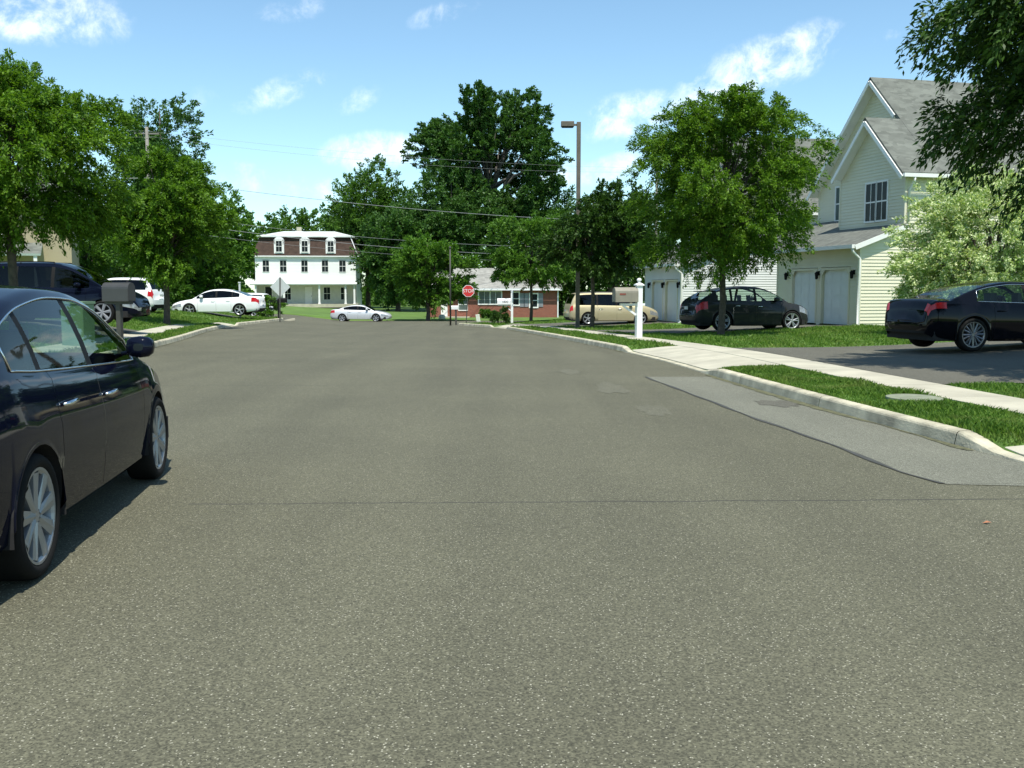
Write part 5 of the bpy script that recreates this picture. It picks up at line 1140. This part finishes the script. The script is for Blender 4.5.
nz0 = N(nt, 'ShaderNodeTexNoise'); nz0.inputs['Scale'].default_value = 22; nz0.inputs['Detail'].default_value = 10; nz0.inputs['Roughness'].default_value = .66; nz0.inputs['Distortion'].default_value = .3; L(nv.outputs[0], nz0.inputs['Vector'])
for px, py, rx, ry, ang, st in CL:
    c = ray(px, py).normalized(); rgt = Vector((0, 0, 1)).cross(c).normalized() * -1; upv = rgt.cross(c).normalized()
    if upv.z < 0: upv = -upv
    a = R(-ang); u = rgt * math.cos(a) + upv * math.sin(a); v = upv * math.cos(a) - rgt * math.sin(a)
    d = N(nt, 'ShaderNodeVectorMath', operation='SUBTRACT'); d.inputs[1].default_value = c; L(nv.outputs[0], d.inputs[0])
    du = N(nt, 'ShaderNodeVectorMath', operation='DOT_PRODUCT'); du.inputs[1].default_value = u * (F / rx); L(d.outputs[0], du.inputs[0])
    dv = N(nt, 'ShaderNodeVectorMath', operation='DOT_PRODUCT'); dv.inputs[1].default_value = v * (F / ry); L(d.outputs[0], dv.inputs[0])
    s1_ = N(nt, 'ShaderNodeMath', operation='MULTIPLY'); L(du.outputs['Value'], s1_.inputs[0]); L(du.outputs['Value'], s1_.inputs[1])
    s2_ = N(nt, 'ShaderNodeMath', operation='MULTIPLY_ADD'); L(dv.outputs['Value'], s2_.inputs[0]); L(dv.outputs['Value'], s2_.inputs[1]); L(s1_.outputs[0], s2_.inputs[2])
    mr = N(nt, 'ShaderNodeMapRange', interpolation_type='SMOOTHSTEP'); mr.inputs['From Min'].default_value = 0; mr.inputs['From Max'].default_value = 1.9; mr.inputs['To Min'].default_value = st; mr.inputs['To Max'].default_value = 0; L(s2_.outputs[0], mr.inputs['Value'])
    if total is None: total = mr.outputs[0]
    else:
        m_ = N(nt, 'ShaderNodeMath', operation='MAXIMUM'); L(total, m_.inputs[0]); L(mr.outputs[0], m_.inputs[1]); total = m_.outputs[0]
nm = N(nt, 'ShaderNodeMapRange'); nm.inputs['From Min'].default_value = .32; nm.inputs['From Max'].default_value = .68; L(nz0.outputs['Fac'], nm.inputs['Value'])
ad = N(nt, 'ShaderNodeMath', operation='MULTIPLY'); L(total, ad.inputs[0]); L(nm.outputs[0], ad.inputs[1])
ms = N(nt, 'ShaderNodeMapRange', interpolation_type='SMOOTHSTEP'); ms.inputs['From Min'].default_value = .15; ms.inputs['From Max'].default_value = .98; ms.inputs['To Max'].default_value = .72; L(ad.outputs[0], ms.inputs['Value'])
mx = N(nt, 'ShaderNodeMix', data_type='RGBA'); mx.inputs['B'].default_value = (8.2, 8.4, 8.6, 1); L(ms.outputs[0], mx.inputs['Factor']); tint = N(nt, 'ShaderNodeVectorMath', operation='MULTIPLY'); tint.inputs[1].default_value = (.90, 1.05, 1.0); L(sky.outputs[0], tint.inputs[0]); L(tint.outputs[0], mx.inputs['A']); L(mx.outputs['Result'], bg.inputs['Color'])
bg.inputs['Strength'].default_value = .148
sd = bpy.data.lights.new('sun', 'SUN'); so = bpy.data.objects.new('sun', sd); COL.objects.link(so); sd.energy = 4.6; sd.angle = R(.53); sd.color = (1, .96, .88)
dirv = Vector((SAZ.x * math.cos(R(SE)), SAZ.y * math.cos(R(SE)), math.sin(R(SE)))); so.rotation_euler = dirv.to_track_quat('Z', 'Y').to_euler(); so.location = (0, -20, 40)
S.view_settings.view_transform = 'Standard'; S.view_settings.look = 'None'; S.view_settings.gamma = 1; S.view_settings.use_curve_mapping = False; S.view_settings.exposure = .45
S.render.engine = 'CYCLES'; S.cycles.max_bounces = 6; S.cycles.transparent_max_bounces = 12; S.cycles.use_denoising = True
